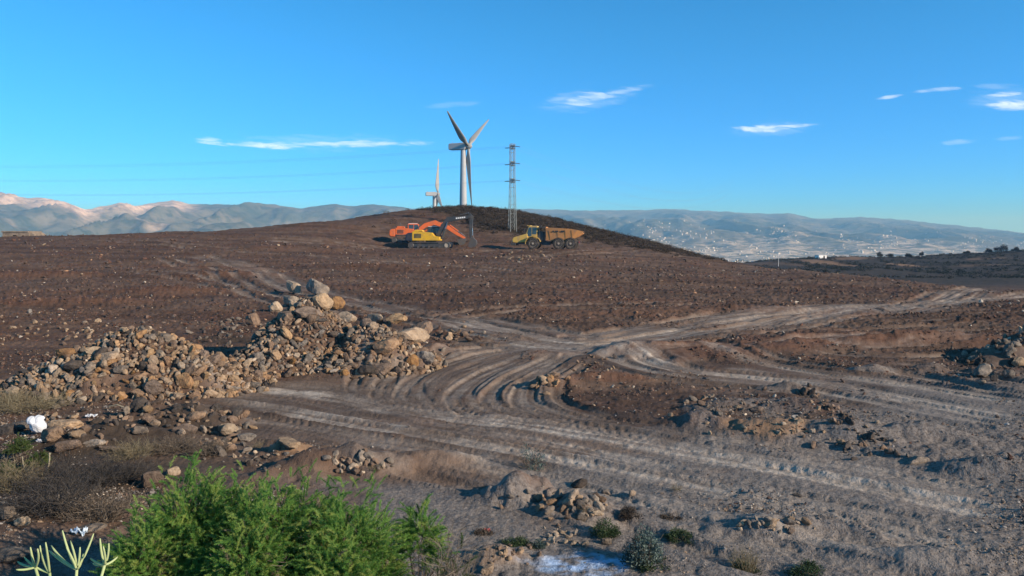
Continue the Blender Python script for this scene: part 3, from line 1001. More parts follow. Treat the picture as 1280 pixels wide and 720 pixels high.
    w.poly([(1.415, cy0 + .1, 1.80), (1.415, cy1 - .1, 1.80), (1.168, cy1 - .1, 2.88), (1.168, cy0 + .1, 2.88)], [(3, 2, 1, 0)])
    w.build('windscreen', GLASS_L, cab)
    rf = MB(); rf.box(-.45, .85, cy0 + .08, cy1 - .08, 3.051, 3.10); rf.build('cab_roof', WHITEP, cab)
    lm = MB(); lm.box(.86, .93, cy0 + .15, cy0 + .32, 3.02, 3.13); lm.build('work_lamp', LAMP, cab)
    # arm
    bm_ = MB(); bm_.prism(limb(boom, bw), -.33, .27); bo = bm_.build('boom', boom_m, root, .03)
    if band_m is None:
        x0 = boom[2][0] + .4; z0 = boom[2][1]
        dx, dz = boom[3][0] - boom[2][0], boom[3][1] - boom[2][1]
        lo = MB()
        for k in range(5):           # a short pale word on the side of the boom
            t = .34 + k * .085
            lo.box(boom[2][0] + dx * t, boom[2][0] + dx * t + .20, -.345, -.331, boom[2][1] + dz * t - .07, boom[2][1] + dz * t + .11)
        lo.build('lettering', WHITEP, bo)
    st = MB(); st.prism(limb(stick, sw), -.23, .17); st.build('stick', stick_m, root, .03)
    def cyl(a, b2, y, name='hydraulic_cylinder'):
        a = Vector((a[0], y, a[1])); b2 = Vector((b2[0], y, b2[1])); mid = a.lerp(b2, .58)
        t1 = MB(); t1.tube([a, mid], .105, 10); cy = t1.build(name, boom_m, root)
        t2 = MB(); t2.tube([mid, b2], .05, 8); t2.build('rod', CHROME, cy)
    k1 = boom[1]; k2 = boom[2]
    cyl((boom[0][0] + .55, 1.45), (k2[0] - .05, k2[1] - .38), -.42)
    cyl((boom[0][0] + .55, 1.45), (k2[0] - .05, k2[1] - .38), .36)
    m_ = ((k2[0] + boom[3][0]) / 2, (k2[1] + boom[3][1]) / 2 + .42)
    cyl(m_, (stick[0][0] - .02, stick[0][1] + .1), -.03)
    s1, s2 = Vector(stick[0]), Vector(stick[-1])
    d = (s2 - s1).normalized(); nrm_ = Vector((-d.y, d.x))
    p1 = s1 + d * .6 + nrm_ * .36; p2 = s2 - d * .35 + nrm_ * .30
    cyl(p1, p2, -.03)
    # bucket: a curved shell with side plates and teeth
    bk = MB()
    prof = [(0, .12), (.42, .05), (.82, -.22), (.98, -.66), (.80, -1.08), (.38, -1.26), (-.12, -1.22)]
    c_, s_ = math.cos(bucket_rot), math.sin(bucket_rot)
    R = lambda p: (s2.x + p[0] * c_ - p[1] * s_, s2.y + p[0] * s_ + p[1] * c_)
    outer = [R(p) for p in prof]
    inner = [R((p[0] * .9 - .02, p[1] * .92 - .02)) for p in prof]
    bk.prism(outer, -.62, -.58); bk.prism(outer, .52, .56)
    for i in range(len(outer) - 1):
        bk.prism([outer[i], outer[i + 1], inner[i + 1], inner[i]], -.58, .52)
    bu = bk.build('bucket', STEEL, root)
    for k in range(4):
        y = -.5 + k * .3
        tt = MB(); tt.prism([R((-.12, -1.28)), R((-.12, -1.16)), R((-.42, -1.20))], y, y + .12); tt.build('tooth', STEEL, bu)
    lk = MB(); lk.tube([(p2.x, -.03, p2.y), (*[R((.42, .05))[0]], -.03, R((.42, .05))[1])], .06, 6); lk.build('link', STEEL, root)
    return root


SC = 1.0
(xa, ya, za), (xb, yb, zb_), (xt, yt, zt) = PADS
xa = bx(538.5, ya)
excavator('yellow excavator with dark grey boom and blue black counterweight, arm folded straight down', (xa, ya, za - .02), math.radians(-4),
          YELLOW, NAVY, DARKGREY, DARKGREY,
          [(1.05, 1.75), (1.75, 3.15), (2.45, 4.05), (5.7, 4.42)], [.50, .66, .72, .38],
          [(5.35, 4.86), (5.68, 4.4), (5.62, 2.9), (5.60, 1.45)], [.28, .54, .44, .30], math.radians(-8), 1.0)
xb = bx(514, yb)
excavator('bright orange excavator parked behind the yellow one with its arm lowered forward', (xb, yb, zb_ - .02), math.radians(3),
          ORANGE, ORANGE, ORANGE, ORANGE,
          [(1.0, 1.85), (2.2, 2.75), (3.7, 3.22), (5.9, 2.32)], [.5, .7, .75, .45],
          [(5.35, 2.85), (5.85, 2.38), (7.2, 1.45), (8.45, .72)], [.30, .60, .48, .32], math.radians(-75), .93, band_m=DARKGREY)


def dump_truck(loc, rz):
    root = tag(empty('dump_truck', loc, rz), 'dirty yellow and orange six wheeled articulated dump truck parked empty on the brown field', 'dump truck')
    # x forward, origin under the front axle
    ch = MB()
    ch.box(-1.5, 2.3, -.55, .55, .75, 1.15)
    ch.box(-6.4, -1.2, -.45, .45, .80, 1.15)
    ch.build('chassis', DARKGREY, root)
    hi = MB(); hi.lathe_y(-1.55, .95, [(-.5, .33), (.5, .33)], 12)
    hi.box(-2.3, -1.2, -.62, .62, .62, .80)
    hi.build('hinge', STEEL, root)
    hd = MB(); hd.prism([(.85, 1.05), (2.55, .95), (3.0, 1.05), (3.05, 1.42), (2.85, 1.72), (.95, 2.25), (.85, 2.2)], -1.05, 1.05)
    hood = hd.build('hood', OCHRE, root, .08)
    gr = MB()
    for k in range(5):
        gr.box(3.052, 3.075, -.6, .6, 1.08 + k * .07, 1.115 + k * .07)
    gr.build('grille', DARKGREY, hood)
    bp = MB(); bp.prism([(2.5, .55), (3.12, .60), (3.2, .72), (3.2, .90), (2.5, .93)], -1.35, 1.35)
    bp.build('bumper', DARKGREY, root, .03)
    for s in (-1, 1):
        l = MB(); l.box(3.0, 3.09, s * .84 - .14, s * .84 + .14, 1.12, 1.32); l.build('headlight', LAMP, root)
        fd = MB()
        pts = [(1.12 * math.cos(a), .86 + 1.08 * math.sin(a)) for a in np.linspace(-.1, PI * .93, 12)]
        inn = [(1.04 * math.cos(a), .86 + 1.00 * math.sin(a)) for a in np.linspace(PI * .93, -.1, 12)]
        y0 = s * 1.05 if s > 0 else -1.55
        fd.prism(pts + inn, y0, y0 + .5)
        fd.build('mudguard', OCHRE, root)
    cb_ = MB(); cb_.prism([(-.55, 1.30), (.98, 1.32), (1.12, 2.15), (.72, 3.25), (.55, 3.36), (-.45, 3.36), (-.58, 3.25)], -.92, .92)
    cab = cb_.build('cab', OCHRE, root, .06)
    for s in (-1, 1):
        y0 = s * .921 if s > 0 else -.932
        for q in ([(-.42, 2.15), (.18, 2.15), (.18, 3.15), (-.42, 3.15)], [(.26, 1.72), (1.0, 2.02), (.64, 3.15), (.26, 3.15)]):
            w = MB(); w.prism(q, y0, y0 + .011); w.build('window', GLASS, cab)
        d_ = MB(); d_.box(-.1, .1, y0 - .002, y0 + .016, 1.9, 1.96); d_.build('door_handle', DARKGREY, cab)
    ws = MB()
    P = [(1.135, -.78, 2.20), (1.135, .78, 2.20), (.765, .78, 3.20), (.765, -.78, 3.20)]
    ws.poly(P + [(x - .02, y, z - .01) for x, y, z in P], [(0, 1, 2, 3), (7, 6, 5, 4), (0, 4, 5, 1), (2, 6, 7, 3), (0, 3, 7, 4), (1, 5, 6, 2)])
    ws.build('windscreen', GLASS_L, cab)
    vz = MB(); vz.box(.45, .95, -.85, .85, 3.365, 3.43); vz.build('sun_visor', OCHRE, cab)
    for s in (-1, 1):
        mr = MB(); mr.tube([(1.0, s * .95, 2.9), (1.25, s * 1.3, 2.95)], .025, 5); mr.box(1.2, 1.26, s * 1.3 - .12, s * 1.3 + .12, 2.55, 2.95)
        mr.build('mirror', DARKGREY, root)
        ladder = MB()
        for z in (.75, 1.05, 1.35):
            ladder.box(-.95, -.60, s * 1.15 - .15, s * 1.15 + .15, z, z + .05)
        ladder.tube([(-.95, s * 1.28, .6), (-.95, s * 1.28, 2.4)], .025, 5)
        ladder.build('ladder', DARKGREY, root)
    eg = MB(); eg.box(-1.45, -.62, -.95, .95, 1.16, 2.55); eg.build('engine_bay', DARKGREY, root, .04)
    ex = MB(); ex.tube([(-.85, -.75, 2.5), (-.85, -.75, 3.3), (-.95, -.75, 3.45)], .08, 8); ex.build('exhaust_pipe', STEEL, root)
    hg = MB(); hg.prism([(-1.83, 3.06), (-.75, 3.10), (-.75, 3.2), (-1.83, 3.2)], -1.25, 1.25); hg.build('rock_guard', DARKGREY, root)
    # the dump body: sloping tail, flared sides, open top
    sec = [  # x, floor z, top z, half width at floor, half width at top
        (-1.85, 1.35, 3.05, 1.15, 1.42), (-2.6, 1.22, 3.08, 1.15, 1.45), (-5.2, 1.24, 2.92, 1.15, 1.45), (-6.3, 1.75, 2.72, 1.10, 1.40), (-7.05, 2.22, 2.52, .95, 1.2)]
    bd = MB()
    vs = []
    for x, zf, ztp, wf, wt in sec:
        vs += [(x, -wt, ztp), (x, -wf, zf), (x, wf, zf), (x, wt, ztp), (x, wt - .09, ztp), (x, wf - .07, zf + .09), (x, -wf + .07, zf + .09), (x, -wt + .09, ztp)]
    fs = []
    for i in range(len(sec) - 1):
        for k in range(8):
            fs.append((i * 8 + k, i * 8 + (k + 1) % 8, i * 8 + 8 + (k + 1) % 8, i * 8 + 8 + k))
    fs.append((0, 7, 6, 1)); fs.append((1, 6, 5, 2)); fs.append((2, 5, 4, 3))
    o = (len(sec) - 1) * 8
    fs += [(o + 0, o + 1, o + 6, o + 7), (o + 1, o + 2, o + 5, o + 6), (o + 2, o + 3, o + 4, o + 5)]
    bd.poly(vs, fs)
    fw = MB(); fw.prism([(-1.82, 1.3), (-1.75, 3.2), (-1.843, 3.2), (-1.90, 1.3)], -1.16, 1.16)
    bed = bd.build('dump_body', TANBED, root)
    fw.build('headboard', TANBED, bed)
    for x in (-2.5, -3.6, -4.7, -5.6):
        for s in (-1, 1):
            rb = MB()
            rb.poly([(x, s * 1.18, 1.38), (x + .12, s * 1.18, 1.38), (x + .12, s * 1.46, 2.75), (x, s * 1.46, 2.75),
                     (x, s * 1.195, 1.38), (x + .12, s * 1.195, 1.38), (x + .12, s * 1.475, 2.75), (x, s * 1.475, 2.75)],
                    [(0, 1, 2, 3), (7, 6, 5, 4), (0, 4, 5, 1), (1, 5, 6, 2), (2, 6, 7, 3), (3, 7, 4, 0)])
            rb.build('side_rib', TANBED, bed)
    mk = MB()
    for (x, w) in [(-2.75, .25), (-3.15, .45), (-3.95, .5)]:      # worn dark marking on the side
        for s in (-1, 1):
            mk.poly([(x, s * 1.425, 2.45), (x - w, s * 1.425, 2.45), (x - w, s * 1.462, 2.66), (x, s * 1.462, 2.66),
                     (x, s * 1.405, 2.45), (x - w, s * 1.405, 2.45), (x - w, s * 1.442, 2.66), (x, s * 1.442, 2.66)],
                    [(0, 1, 2, 3), (7, 6, 5, 4), (0, 4, 5, 1), (1, 5, 6, 2), (2, 6, 7, 3), (3, 7, 4, 0)])
    mk.build('lettering', DARKGREY, bed)
    for s in (-1, 1):
        rm = MB(); rm.tube([(-2.4, s * .62, 1.0), (-3.4, s * .62, 1.55)], .12, 8); rm.build('hydraulic_ram', STEEL, root)
        tl = MB(); tl.box(-6.46, -6.40, s * .5 - .12, s * .5 + .12, .95, 1.08); tl.build('tail_lamp', REDP, root)
    # wheels
    ty = MB(); ty.lathe_y(0, 0, [(-.30, .50), (-.31, .74), (-.25, .83), (.25, .83), (.31, .74), (.30, .50)], 28)
    for k in range(24):
        a = 2 * PI * k / 24
        for s, a2 in ((-1, .06), (1, -.06)):
            c1, s1 = math.cos(a + a2), math.sin(a + a2)
            vs = []
            for y in ((.02, .27) if s > 0 else (-.27, -.02)):
                for r in (.825, .862):
                    for da in (-.045, .045):
                        vs.append((r * math.cos(a + a2 + da), y, r * math.sin(a + a2 + da)))
            ty.poly(vs, [(0, 1, 3, 2), (4, 6, 7, 5), (0, 4, 5, 1), (2, 3, 7, 6), (0, 2, 6, 4), (1, 5, 7, 3)])
    rmb = MB(); rmb.lathe_y(0, 0, [(-.26, .2), (-.29, .44), (-.305, .51), (.305, .51), (.29, .44), (.26, .2)], 20)
    rmb.lathe_y(0, 0, [(-.33, .15), (.33, .15)], 12)
    ty0 = None
    for x in (0.0, -3.66, -5.34):
        for s in (-1, 1):
            w = empty('wheel', (x, s * 1.22, .845)); w.parent = root
            if ty0 is None:
                ty0 = ty.build('tyre', RUBBER, w); rm0 = rmb.build('rim', RIM, w)
            else:
                for src in (ty0, rm0):
                    d_ = src.copy(); COL.objects.link(d_); d_.parent = w
    bo = MB()
    for s in (-1, 1):
        bo.box(-5.3, -3.7, s * .75 - .12, s * .75 + .12, .72, .95)
    bo.build('bogie', STEEL, root)
    root.scale = (.965, .965, .965)
    return root


xt = bx(668, yt)
dump_truck((xt, yt, zt - .02), PI - math.radians(10))

# ------------------------------------------------------------------ wind turbines, pylon, power lines
TURB = simple('turbine paint', (.40, .41, .42), .55, 0, (.31, .31, .31), .5, .15)
TURB2 = simple('turbine blade paint', (.33, .325, .31), .55, 0, (.25, .245, .235), .5, .2)


def turbine(label, x, y, zb, hub_z, rad, axis_deg, first, tw=2.0, wide=1.0, pitch=58):
    root = tag(empty('wind_turbine', (x, y, zb), math.radians(axis_deg)), label, 'wind turbine', 'white three-bladed wind turbines behind the hill')
    h = hub_z - zb
    t = MB()
    n = 24
    prof = [(0, tw), (.5, tw * .985), (h * .5, tw * .82), (h - 1.4, tw * .58)]
    vs = [(r * math.cos(2 * PI * k / n), r * math.sin(2 * PI * k / n), z) for z, r in prof for k in range(n)]
    fs = [(i * n + k, i * n + (k + 1) % n, (i + 1) * n + (k + 1) % n, (i + 1) * n + k) for i in range(3) for k in range(n)]
    fs += [tuple(range(n - 1, -1, -1)), tuple(range(3 * n, 4 * n))]
    t.poly(vs, fs)
    t.build('tower', TURB, root, smooth=False)
    dr = MB(); dr.box(-.5, .5, -tw - .03, -tw + .25, .2, 2.3); dr.build('door', TURB2, root)
    # nacelle along local x, rotor at +x
    k = rad / 23.5
    na = MB(); na.prism([(-5.6 * k, -1.25 * k), (1.0 * k, -1.35 * k), (1.4 * k, -.8 * k), (1.4 * k, .9 * k), (.8 * k, 1.35 * k), (-5.4 * k, 1.25 * k), (-5.8 * k, .8 * k), (-5.8 * k, -.9 * k)], -1.35 * k, 1.35 * k)
    na.build('nacelle', TURB, root, .25, loc=(0, 0, h))
    va = MB(); va.tube([(-4.6 * k, 0, 1.25 * k), (-4.6 * k, 0, 2.2 * k)], .06 * k, 6); va.build('wind_vane', TURB2, root, loc=(0, 0, h))
    hb_ = MB()
    prof = [(1.4, 1.0), (1.9, 1.15), (2.9, 1.05), (3.5, .65), (3.8, .1)]
    vs = [(x_ * k, r * k * math.cos(2 * PI * q / 16), r * k * math.sin(2 * PI * q / 16)) for x_, r in prof for q in range(16)]
    hb_.poly(vs, [(i * 16 + q, i * 16 + (q + 1) % 16, (i + 1) * 16 + (q + 1) % 16, (i + 1) * 16 + q) for i in range(4) for q in range(16)] + [tuple(range(15, -1, -1)), tuple(range(64, 80))])
    hub = hb_.build('hub', TURB2, root, loc=(0, 0, h), smooth=True)
    # blade, grown along +z with the rotor plane being y-z
    bl = MB()
    secs = []
    for q in range(13):
        s = q / 12
        r = (.8 + s * 22.7) * k
        chord = (1.0 + 1.5 * sstep(0, .22, s) - 2.05 * max(0, s - .2) / .8) * k * wide
        th = (.9 * (1 - sstep(0, .25, s)) + .34 * (1 - s) + .06) * k
        tw_ = math.radians(14 * (1 - s) + 6 + pitch)
        ring = []
        for e in range(10):
            a = 2 * PI * e / 10
            cx_ = chord * (.5 * math.cos(a) - .18 * (s > .08)); cy_ = th * .5 * math.sin(a) * (1 - .45 * (math.cos(a) < -.3) * (s > .08))
            ring.append((cy_ * math.cos(tw_) + cx_ * math.sin(tw_) + 2.35 * k + .7 * k * s * s, cx_ * math.cos(tw_) - cy_ * math.sin(tw_), r))
        secs.append(ring)
    vs = [p for r_ in secs for p in r_]
    bl.poly(vs, [(i * 10 + e, i * 10 + (e + 1) % 10, (i + 1) * 10 + (e + 1) % 10, (i + 1) * 10 + e) for i in range(12) for e in range(10)] + [tuple(range(9, -1, -1)), tuple(range(120, 130))])
    b0 = None
    for q in range(3):
        if b0 is None:
            b0 = bl.build('blade', TURB2, root, loc=(0, 0, h), smooth=True); o = b0
        else:
            o = b0.copy(); COL.objects.link(o); o.parent = root
        o.rotation_euler = (-math.radians(first + 120 * q), 0, 0)
    return root


y1_ = 303.0
turbine('tall near wind turbine standing behind the hill summit, all three blades in view', bx(579, y1_), y1_, float(zat(bx(579, y1_), y1_)) - 1, EYE + (300 - 183) / F * y1_, 23.6, -20, 176, 1.75)
y2_ = 500.0
turbine('smaller distant wind turbine sunk behind the crest left of the near turbine', bx(543, y2_), y2_, float(zat(bx(543, y2_), y2_)) - 1, EYE + (300 - 242.5) / F * y2_, 23.0, 12, 4, 1.9, 1.15)

PYM = simple('weathered galvanised steel', (.27, .30, .29), .6, .2, (.24, .20, .15), .5, 1.5)
PORC = simple('brown insulator', (.09, .06, .05), .3, 0, (.14, .11, .09), .4, 5)
WIRE = simple('aluminium wire', (.32, .34, .36), .5, .3, (.25, .25, .25), .3, 1)
px_, py_ = 640.5, 288.5
xp, yp, zp = at(px_, py_)
pyl = tag(empty('pylon', (xp, yp, zp), math.radians(20)), 'grey steel lattice power pylon with three crossarms on the hillside above the truck', 'pylon')
HT = EYE + (300 - 180) / F * yp - zp
lat = MB()
wz = lambda z: .54 - .19 * min(1, z / (HT * .62))
nst = 10
zs_ = [HT * (i / nst) for i in range(nst + 1)]
for sx in (-1, 1):
    for sy in (-1, 1):
        lat.tube([(sx * wz(z), sy * wz(z), z - (.3 if z == 0 else 0)) for z in zs_], .042, 5)
for i in range(nst):
    z0, z1 = zs_[i], zs_[i + 1]
    a, b_ = wz(z0), wz(z1)
    for (p, q) in (((-1, -1), (1, -1)), ((1, -1), (1, 1)), ((1, 1), (-1, 1)), ((-1, 1), (-1, -1))):
        lat.tube([(p[0] * a, p[1] * a, z0), (q[0] * b_, q[1] * b_, z1)], .019, 4)
        lat.tube([(q[0] * a, q[1] * a, z0), (p[0] * b_, p[1] * b_, z1)], .019, 4)
        lat.tube([(p[0] * b_, p[1] * b_, z1), (q[0] * b_, q[1] * b_, z1)], .03, 4)
lat.build('tower', PYM, pyl)
tips = []
for row in (184, 205, 226):
    za_ = EYE + (300 - row) / F * yp - zp
    ca_ = MB()
    w0 = wz(za_)
    for s in (-1, 1):
        tip = (0, s * 1.25, za_ + .05)
        for sx in (-1, 1):
            ca_.tube([(sx * w0, s * w0, za_ + .28), tip], .045, 4)
            ca_.tube([(sx * w0, s * w0, za_ - .28), tip], .045, 4)
            ca_.tube([(sx * w0, s * w0, za_ + .28), (sx * w0 * .5, s * (w0 + 1.25) / 2, za_ - .1)], .03, 4)
        ca_.tube([(-w0, s * w0, za_ + .28), (w0, s * w0, za_ + .28)], .045, 4)
        ca_.tube([(-w0, s * w0, za_ - .28), (w0, s * w0, za_ - .28)], .045, 4)
    arm = ca_.build('crossarm', PYM, pyl)
    for s in (-1, 1):
        for dx in (-1, 1):
            ins = MB()
            for k in range(6):
                ins.tube([(dx * (.12 + k * .13), s * 1.25, za_ + .02 - k * .012), (dx * (.19 + k * .13), s * 1.25, za_ + .015 - k * .012)], [.10, .05], 8)
            ins.build('insulator', PORC, arm)
        tips.append((s, za_))
rot = Matrix.Rotation(math.radians(20), 3, 'Z')


def wire(a, b_, sag, label, r=.010):
    a = Vector(a); b_ = Vector(b_)
    w = MB()
    w.tube([a.lerp(b_, t) - Vector((0, 0, 4 * sag * t * (1 - t))) for t in np.linspace(0, 1, 26)], r, 5)
    o = w.build('power_line', WIRE)
    tag(o, label, 'power line', 'power lines strung from the lattice pylon')


lv = ['topmost', 'topmost', 'middle', 'middle', 'lowest', 'lowest']
for i, (s, za_) in enumerate(tips):
    for dx in (-1, 1):
        p = rot @ Vector((dx * .9, s * 1.25, za_)) + Vector((xp, yp, zp))
        e = Vector((-152, 165 + s * 1.6, p.z + 1.6)) if dx < 0 else Vector((120, 420 + s * 1.6, p.z + 17))
        wire(p, e, 2.0 if dx < 0 else 7.0,
             f"{'rear' if s > 0 else 'front'} wire running {'left' if dx < 0 else 'right'} from the pylon's {lv[i]} crossarm")

# ------------------------------------------------------------------ buildings and far odds and ends
STONEW = simple('rubble stone wall', (.26, .20, .15), .9, 0, (.11, .085, .065), .9, 2.2)
hx, hy = bx(30.5, 109.0), 109.0
hzb = float(zat(hx, hy))
hut = tag(empty('stone_hut', (hx, hy, hzb), 0), 'low flat roofed stone hut with a dark doorway on the left skyline', 'hut')
ztop = EYE + (300 - 289.5) / F * hy - hzb
mb = MB(); mb.box(-2.1, -.75, -1.5, 1.5, -.4, ztop - .12); mb.box(-.15, 1.65, -1.5, 1.5, -.4, ztop - .12)
mb.box(-.749, -.151, -1.5, 1.5, ztop - .5, ztop - .12); mb.box(-.749, -.151, 1.2, 1.49, -.4, ztop - .5)
mb.build('wall', STONEW, hut)
mb = MB(); mb.box(-2.2, 1.5, -1.6, 1.6, ztop - .118, ztop + .06); mb.build('roof', STONEW, hut)
mb = MB(); mb.prism([(1.651, -.4), (2.3, -.4), (2.2, ztop * .55), (1.9, ztop * .85), (1.651, ztop - .15)], -1.4, 1.3); mb.build('ruined_end', STONEW, hut)

WHITEW = simple('whitewashed wall', (.80, .80, .78), .8, 0, (.66, .62, .56), .5, .8)
bx_, by_ = bx(1026, 405), 405.0
bz_ = float(zat(bx_, by_))
zt_ = EYE + (300 - 320.5) / F * by_ - bz_
wh = tag(empty('white_building', (bx_, by_, bz_), math.radians(12)), 'small flat roofed white building on the far dark ridge', 'building')
mb = MB(); mb.box(-2.3, 2.3, -1.8, 1.8, -.5, max(zt_, 1.6)); mb.build('wall', WHITEW, wh)
mb = MB(); mb.box(-2.45, 2.45, -1.95, 1.95, max(zt_, 1.6) + .002, max(zt_, 1.6) + .2); mb.build('roof', WHITEW, wh)
mb = MB(); mb.box(.3, 1.2, -1.83, -1.78, .0, 1.4); mb.build('door', DARKGREY, wh)

xq, yq, zq = at(973, 333)
pole = tag(empty('utility_pole', (xq, yq, zq - .2)), 'thin pale utility pole standing at the right edge of the field', 'pole')
mb = MB(); mb.tube([(0, 0, 0), (0, 0, (333.5 - 316) / F * yq)], [.09, .06], 8); mb.build('shaft', WHITEP, pole)
mb = MB(); mb.tube([(-.35, 0, (333.5 - 317) / F * yq), (.35, 0, (333.5 - 317) / F * yq)], .03, 5); mb.build('crossbar', WHITEP, pole)

# the houses of the far plain, one hazy mass of white specks
rng = np.random.default_rng(5)
VV, FF = [], []
cubeF = np.array([(0, 1, 3, 2), (4, 6, 7, 5), (0, 4, 5, 1), (2, 3, 7, 6), (0, 2, 6, 4), (1, 5, 7, 3)])
cnt = 0
hills_lookup = lambda x, y: HH[np.clip(np.searchsorted(HY, y), 0, len(HY) - 1), np.clip(int((x / y - HU[0]) / (HU[1] - HU[0])), 0, len(HU) - 1)]
while cnt < 1100:
    px = rng.uniform(640, 1330); yv = rng.uniform(2600, 6200) if rng.random() < .8 else rng.uniform(5000, 7000)
    if rng.random() > (1.0 if px > 800 else .5) or vn(px / 55, yv / 600, 91) < -.1:
        continue
    x = bx(px, yv); z = float(hills_lookup(x, yv))
    w, d_, h = rng.uniform(4, 12), rng.uniform(5, 10), rng.uniform(2.5, 4.5)
    c_, s_ = math.cos(rng.uniform(0, 1.5)), math.sin(rng.uniform(0, 1.5))
    v = np.array([(a, b_, e) for a in (-w / 2, w / 2) for b_ in (-d_ / 2, d_ / 2) for e in (-6, h)])
    v = np.stack([v[:, 0] * c_ - v[:, 1] * s_ + x, v[:, 0] * s_ + v[:, 1] * c_ + yv, v[:, 2] + z], 1)
    VV.append(v); FF.append(cubeF + 8 * cnt); cnt += 1
o = link('village_houses', np_mesh('village_houses', np.concatenate(VV), np.concatenate(FF)), simple('far house walls', (.66, .63, .57), .9, 0, (.26, .23, .20), .9, .004))
tag(o, 'tiny white houses scattered over the hazy plain', 'houses', kind='stuff')

# ------------------------------------------------------------------ rocks
def ico(sub):
    bm = bmesh.new()
    bmesh.ops.create_icosphere(bm, subdivisions=sub, radius=1.0)
    v = np.array([x.co[:] for x in bm.verts]); f = np.array([[q.index for q in x.verts] for x in bm.faces])
    bm.free()
    return v, f


ICO = {1: ico(1), 2: ico(2), 3: ico(3), 4: ico(4)}


def rock_shape(rng, sub, planes=14, tight=.72):
    v, f = ICO[sub]
    n = rng.normal(size=(planes, 3)); n /= np.linalg.norm(n, axis=1)[:, None]
    d = rng.uniform(tight, 1.05, planes)
    dots = v @ n.T
    r = np.where(dots > .15, d[None] / np.maximum(dots, .15), 9)
    r = np.minimum(-np.log(np.exp(-42 * np.minimum(r, 3)).sum(1) + np.exp(-42 * 1.12)) / 42, 1.1)
    for k in range(7):
        w = rng.normal(size=3) * (2.2 + 1.6 * k); r = r * (1 + (.05 / (1 + .35 * k)) * np.sin(v @ w + rng.uniform(0, 6)))
    p = v * r[:, None] * np.array([1, rng.uniform(.65, .95), rng.uniform(.55, .9)])
    q = rng.normal(size=4); q /= np.linalg.norm(q)
    from mathutils import Quaternion
    R = np.array(Quaternion(q.tolist()).to_matrix())
    return p, f


ROCKCOL = {'tan': ((.385, .275, .180), (.25, .172, .112)), 'orange': ((.36, .225, .125), (.235, .142, .085)), 'brown': ((.245, .168, .118), (.135, .094, .070)),
           'grey': ((.25, .205, .165), (.130, .110, .094)), 'dark': ((.10, .080, .068), (.055, .047, .042)), 'pale': ((.43, .345, .26), (.29, .22, .16))}
ROCKMAT = {}
for k, (c1, c2) in ROCKCOL.items():
    m_, g, b, _ = material('rock ' + k)
    c = coords(g)
    oi = g.node('ShaderNodeObjectInfo')
    add = g.node('ShaderNodeVectorMath', operation='ADD')
    g.nt.links.new(c, add.inputs[0]); g.put(add.inputs[1], g.comb(g.m('MULTIPLY', oi.outputs['Random'], 40), 0, 0))
    cc = add.outputs[0]
    n1 = g.noise(cc, 2.2, 5, .65); n2 = g.noise(cc, 9, 4, .65)
    col = g.mix(g.ramp(n1, .36, .64), c1, c2)
    col = g.mix(g.m('MULTIPLY', g.ramp(n2, .52, .7), .5), col, tuple(x * .45 for x in c2))
    col = g.mix(g.m('MULTIPLY', g.ramp(n2, .28, .42, 1, 0), .35), col, tuple(min(1, x * 1.35) for x in c1))
    hs = g.node('ShaderNodeHueSaturation')
    g.put(hs.inputs['Value'], g.m('ADD', .68, g.m('MULTIPLY', oi.outputs['Random'], .58)))
    g.put(hs.inputs['Saturation'], g.m('ADD', .8, g.m('MULTIPLY', g.m('FRACT', g.m('MULTIPLY', oi.outputs['Random'], 7.3)), .4)))
    g.nt.links.new(col, hs.inputs['Color'])
    g.put(b.inputs['Base Color'], hs.outputs[0])
    b.inputs['Roughness'].default_value = .9
    b.inputs['Specular IOR Level'].default_value = .2
    g.put(b.inputs['Normal'], g.bump(g.m('ADD', n1, g.m('MULTIPLY', n2, .6)), .7, .08))
    ROCKMAT[k] = m_
rng = np.random.default_rng(11)
PROTO = {}
for k in ROCKCOL:
    PROTO[k] = []
for i in range(12):
    p, f = rock_shape(rng, 3, int(rng.integers(8, 14)), rng.uniform(.5, .72))
    for k in ROCKCOL:
        me = np_mesh('rock', p, f, None, smooth=False)
        me.materials.append(ROCKMAT[k]); PROTO[k].append(me)

ROCKS = []       # dicts: x, y, z, s(3), rot, colour, label, group, where
PILES = {'left': 'wide left rubble heap', 'right': 'peaked rubble heap', 'edge': 'right edge rubble heap', 'low': 'low dark heap'}


def pick(rng, table):
    t = rng.random() * sum(w for _, w in table)
    for k, w in table:
        t -= w
        if t <= 0:
            return k
    return table[-1][0]


def named(px, py, w, h, col, label, shape=None, tilt=None, depth=.8):
    """a single rock seen at px, py with the given width and height in the photograph"""
    x, y, z = at(px, py + h * .42)
    s = w / F * y / 2
    sz = h / F * y / 2
    if w > 25: s *= .88; sz *= .92
    r = np.random.default_rng(int(px * 7 + py))
    ROCKS.append(dict(x=x, y=y, z=z + sz * .72, s=(s * 1.3, s * depth * 1.3, sz * 1.6), rot=(r.uniform(-.2, .2), tilt if tilt is not None else r.uniform(-.2, .2), r.uniform(-.5, .5)),
                      col=col, label=label, big=True, proto=int(r.integers(12)), cat='boulder' if w > 17 else 'rock', px=px, py=py))


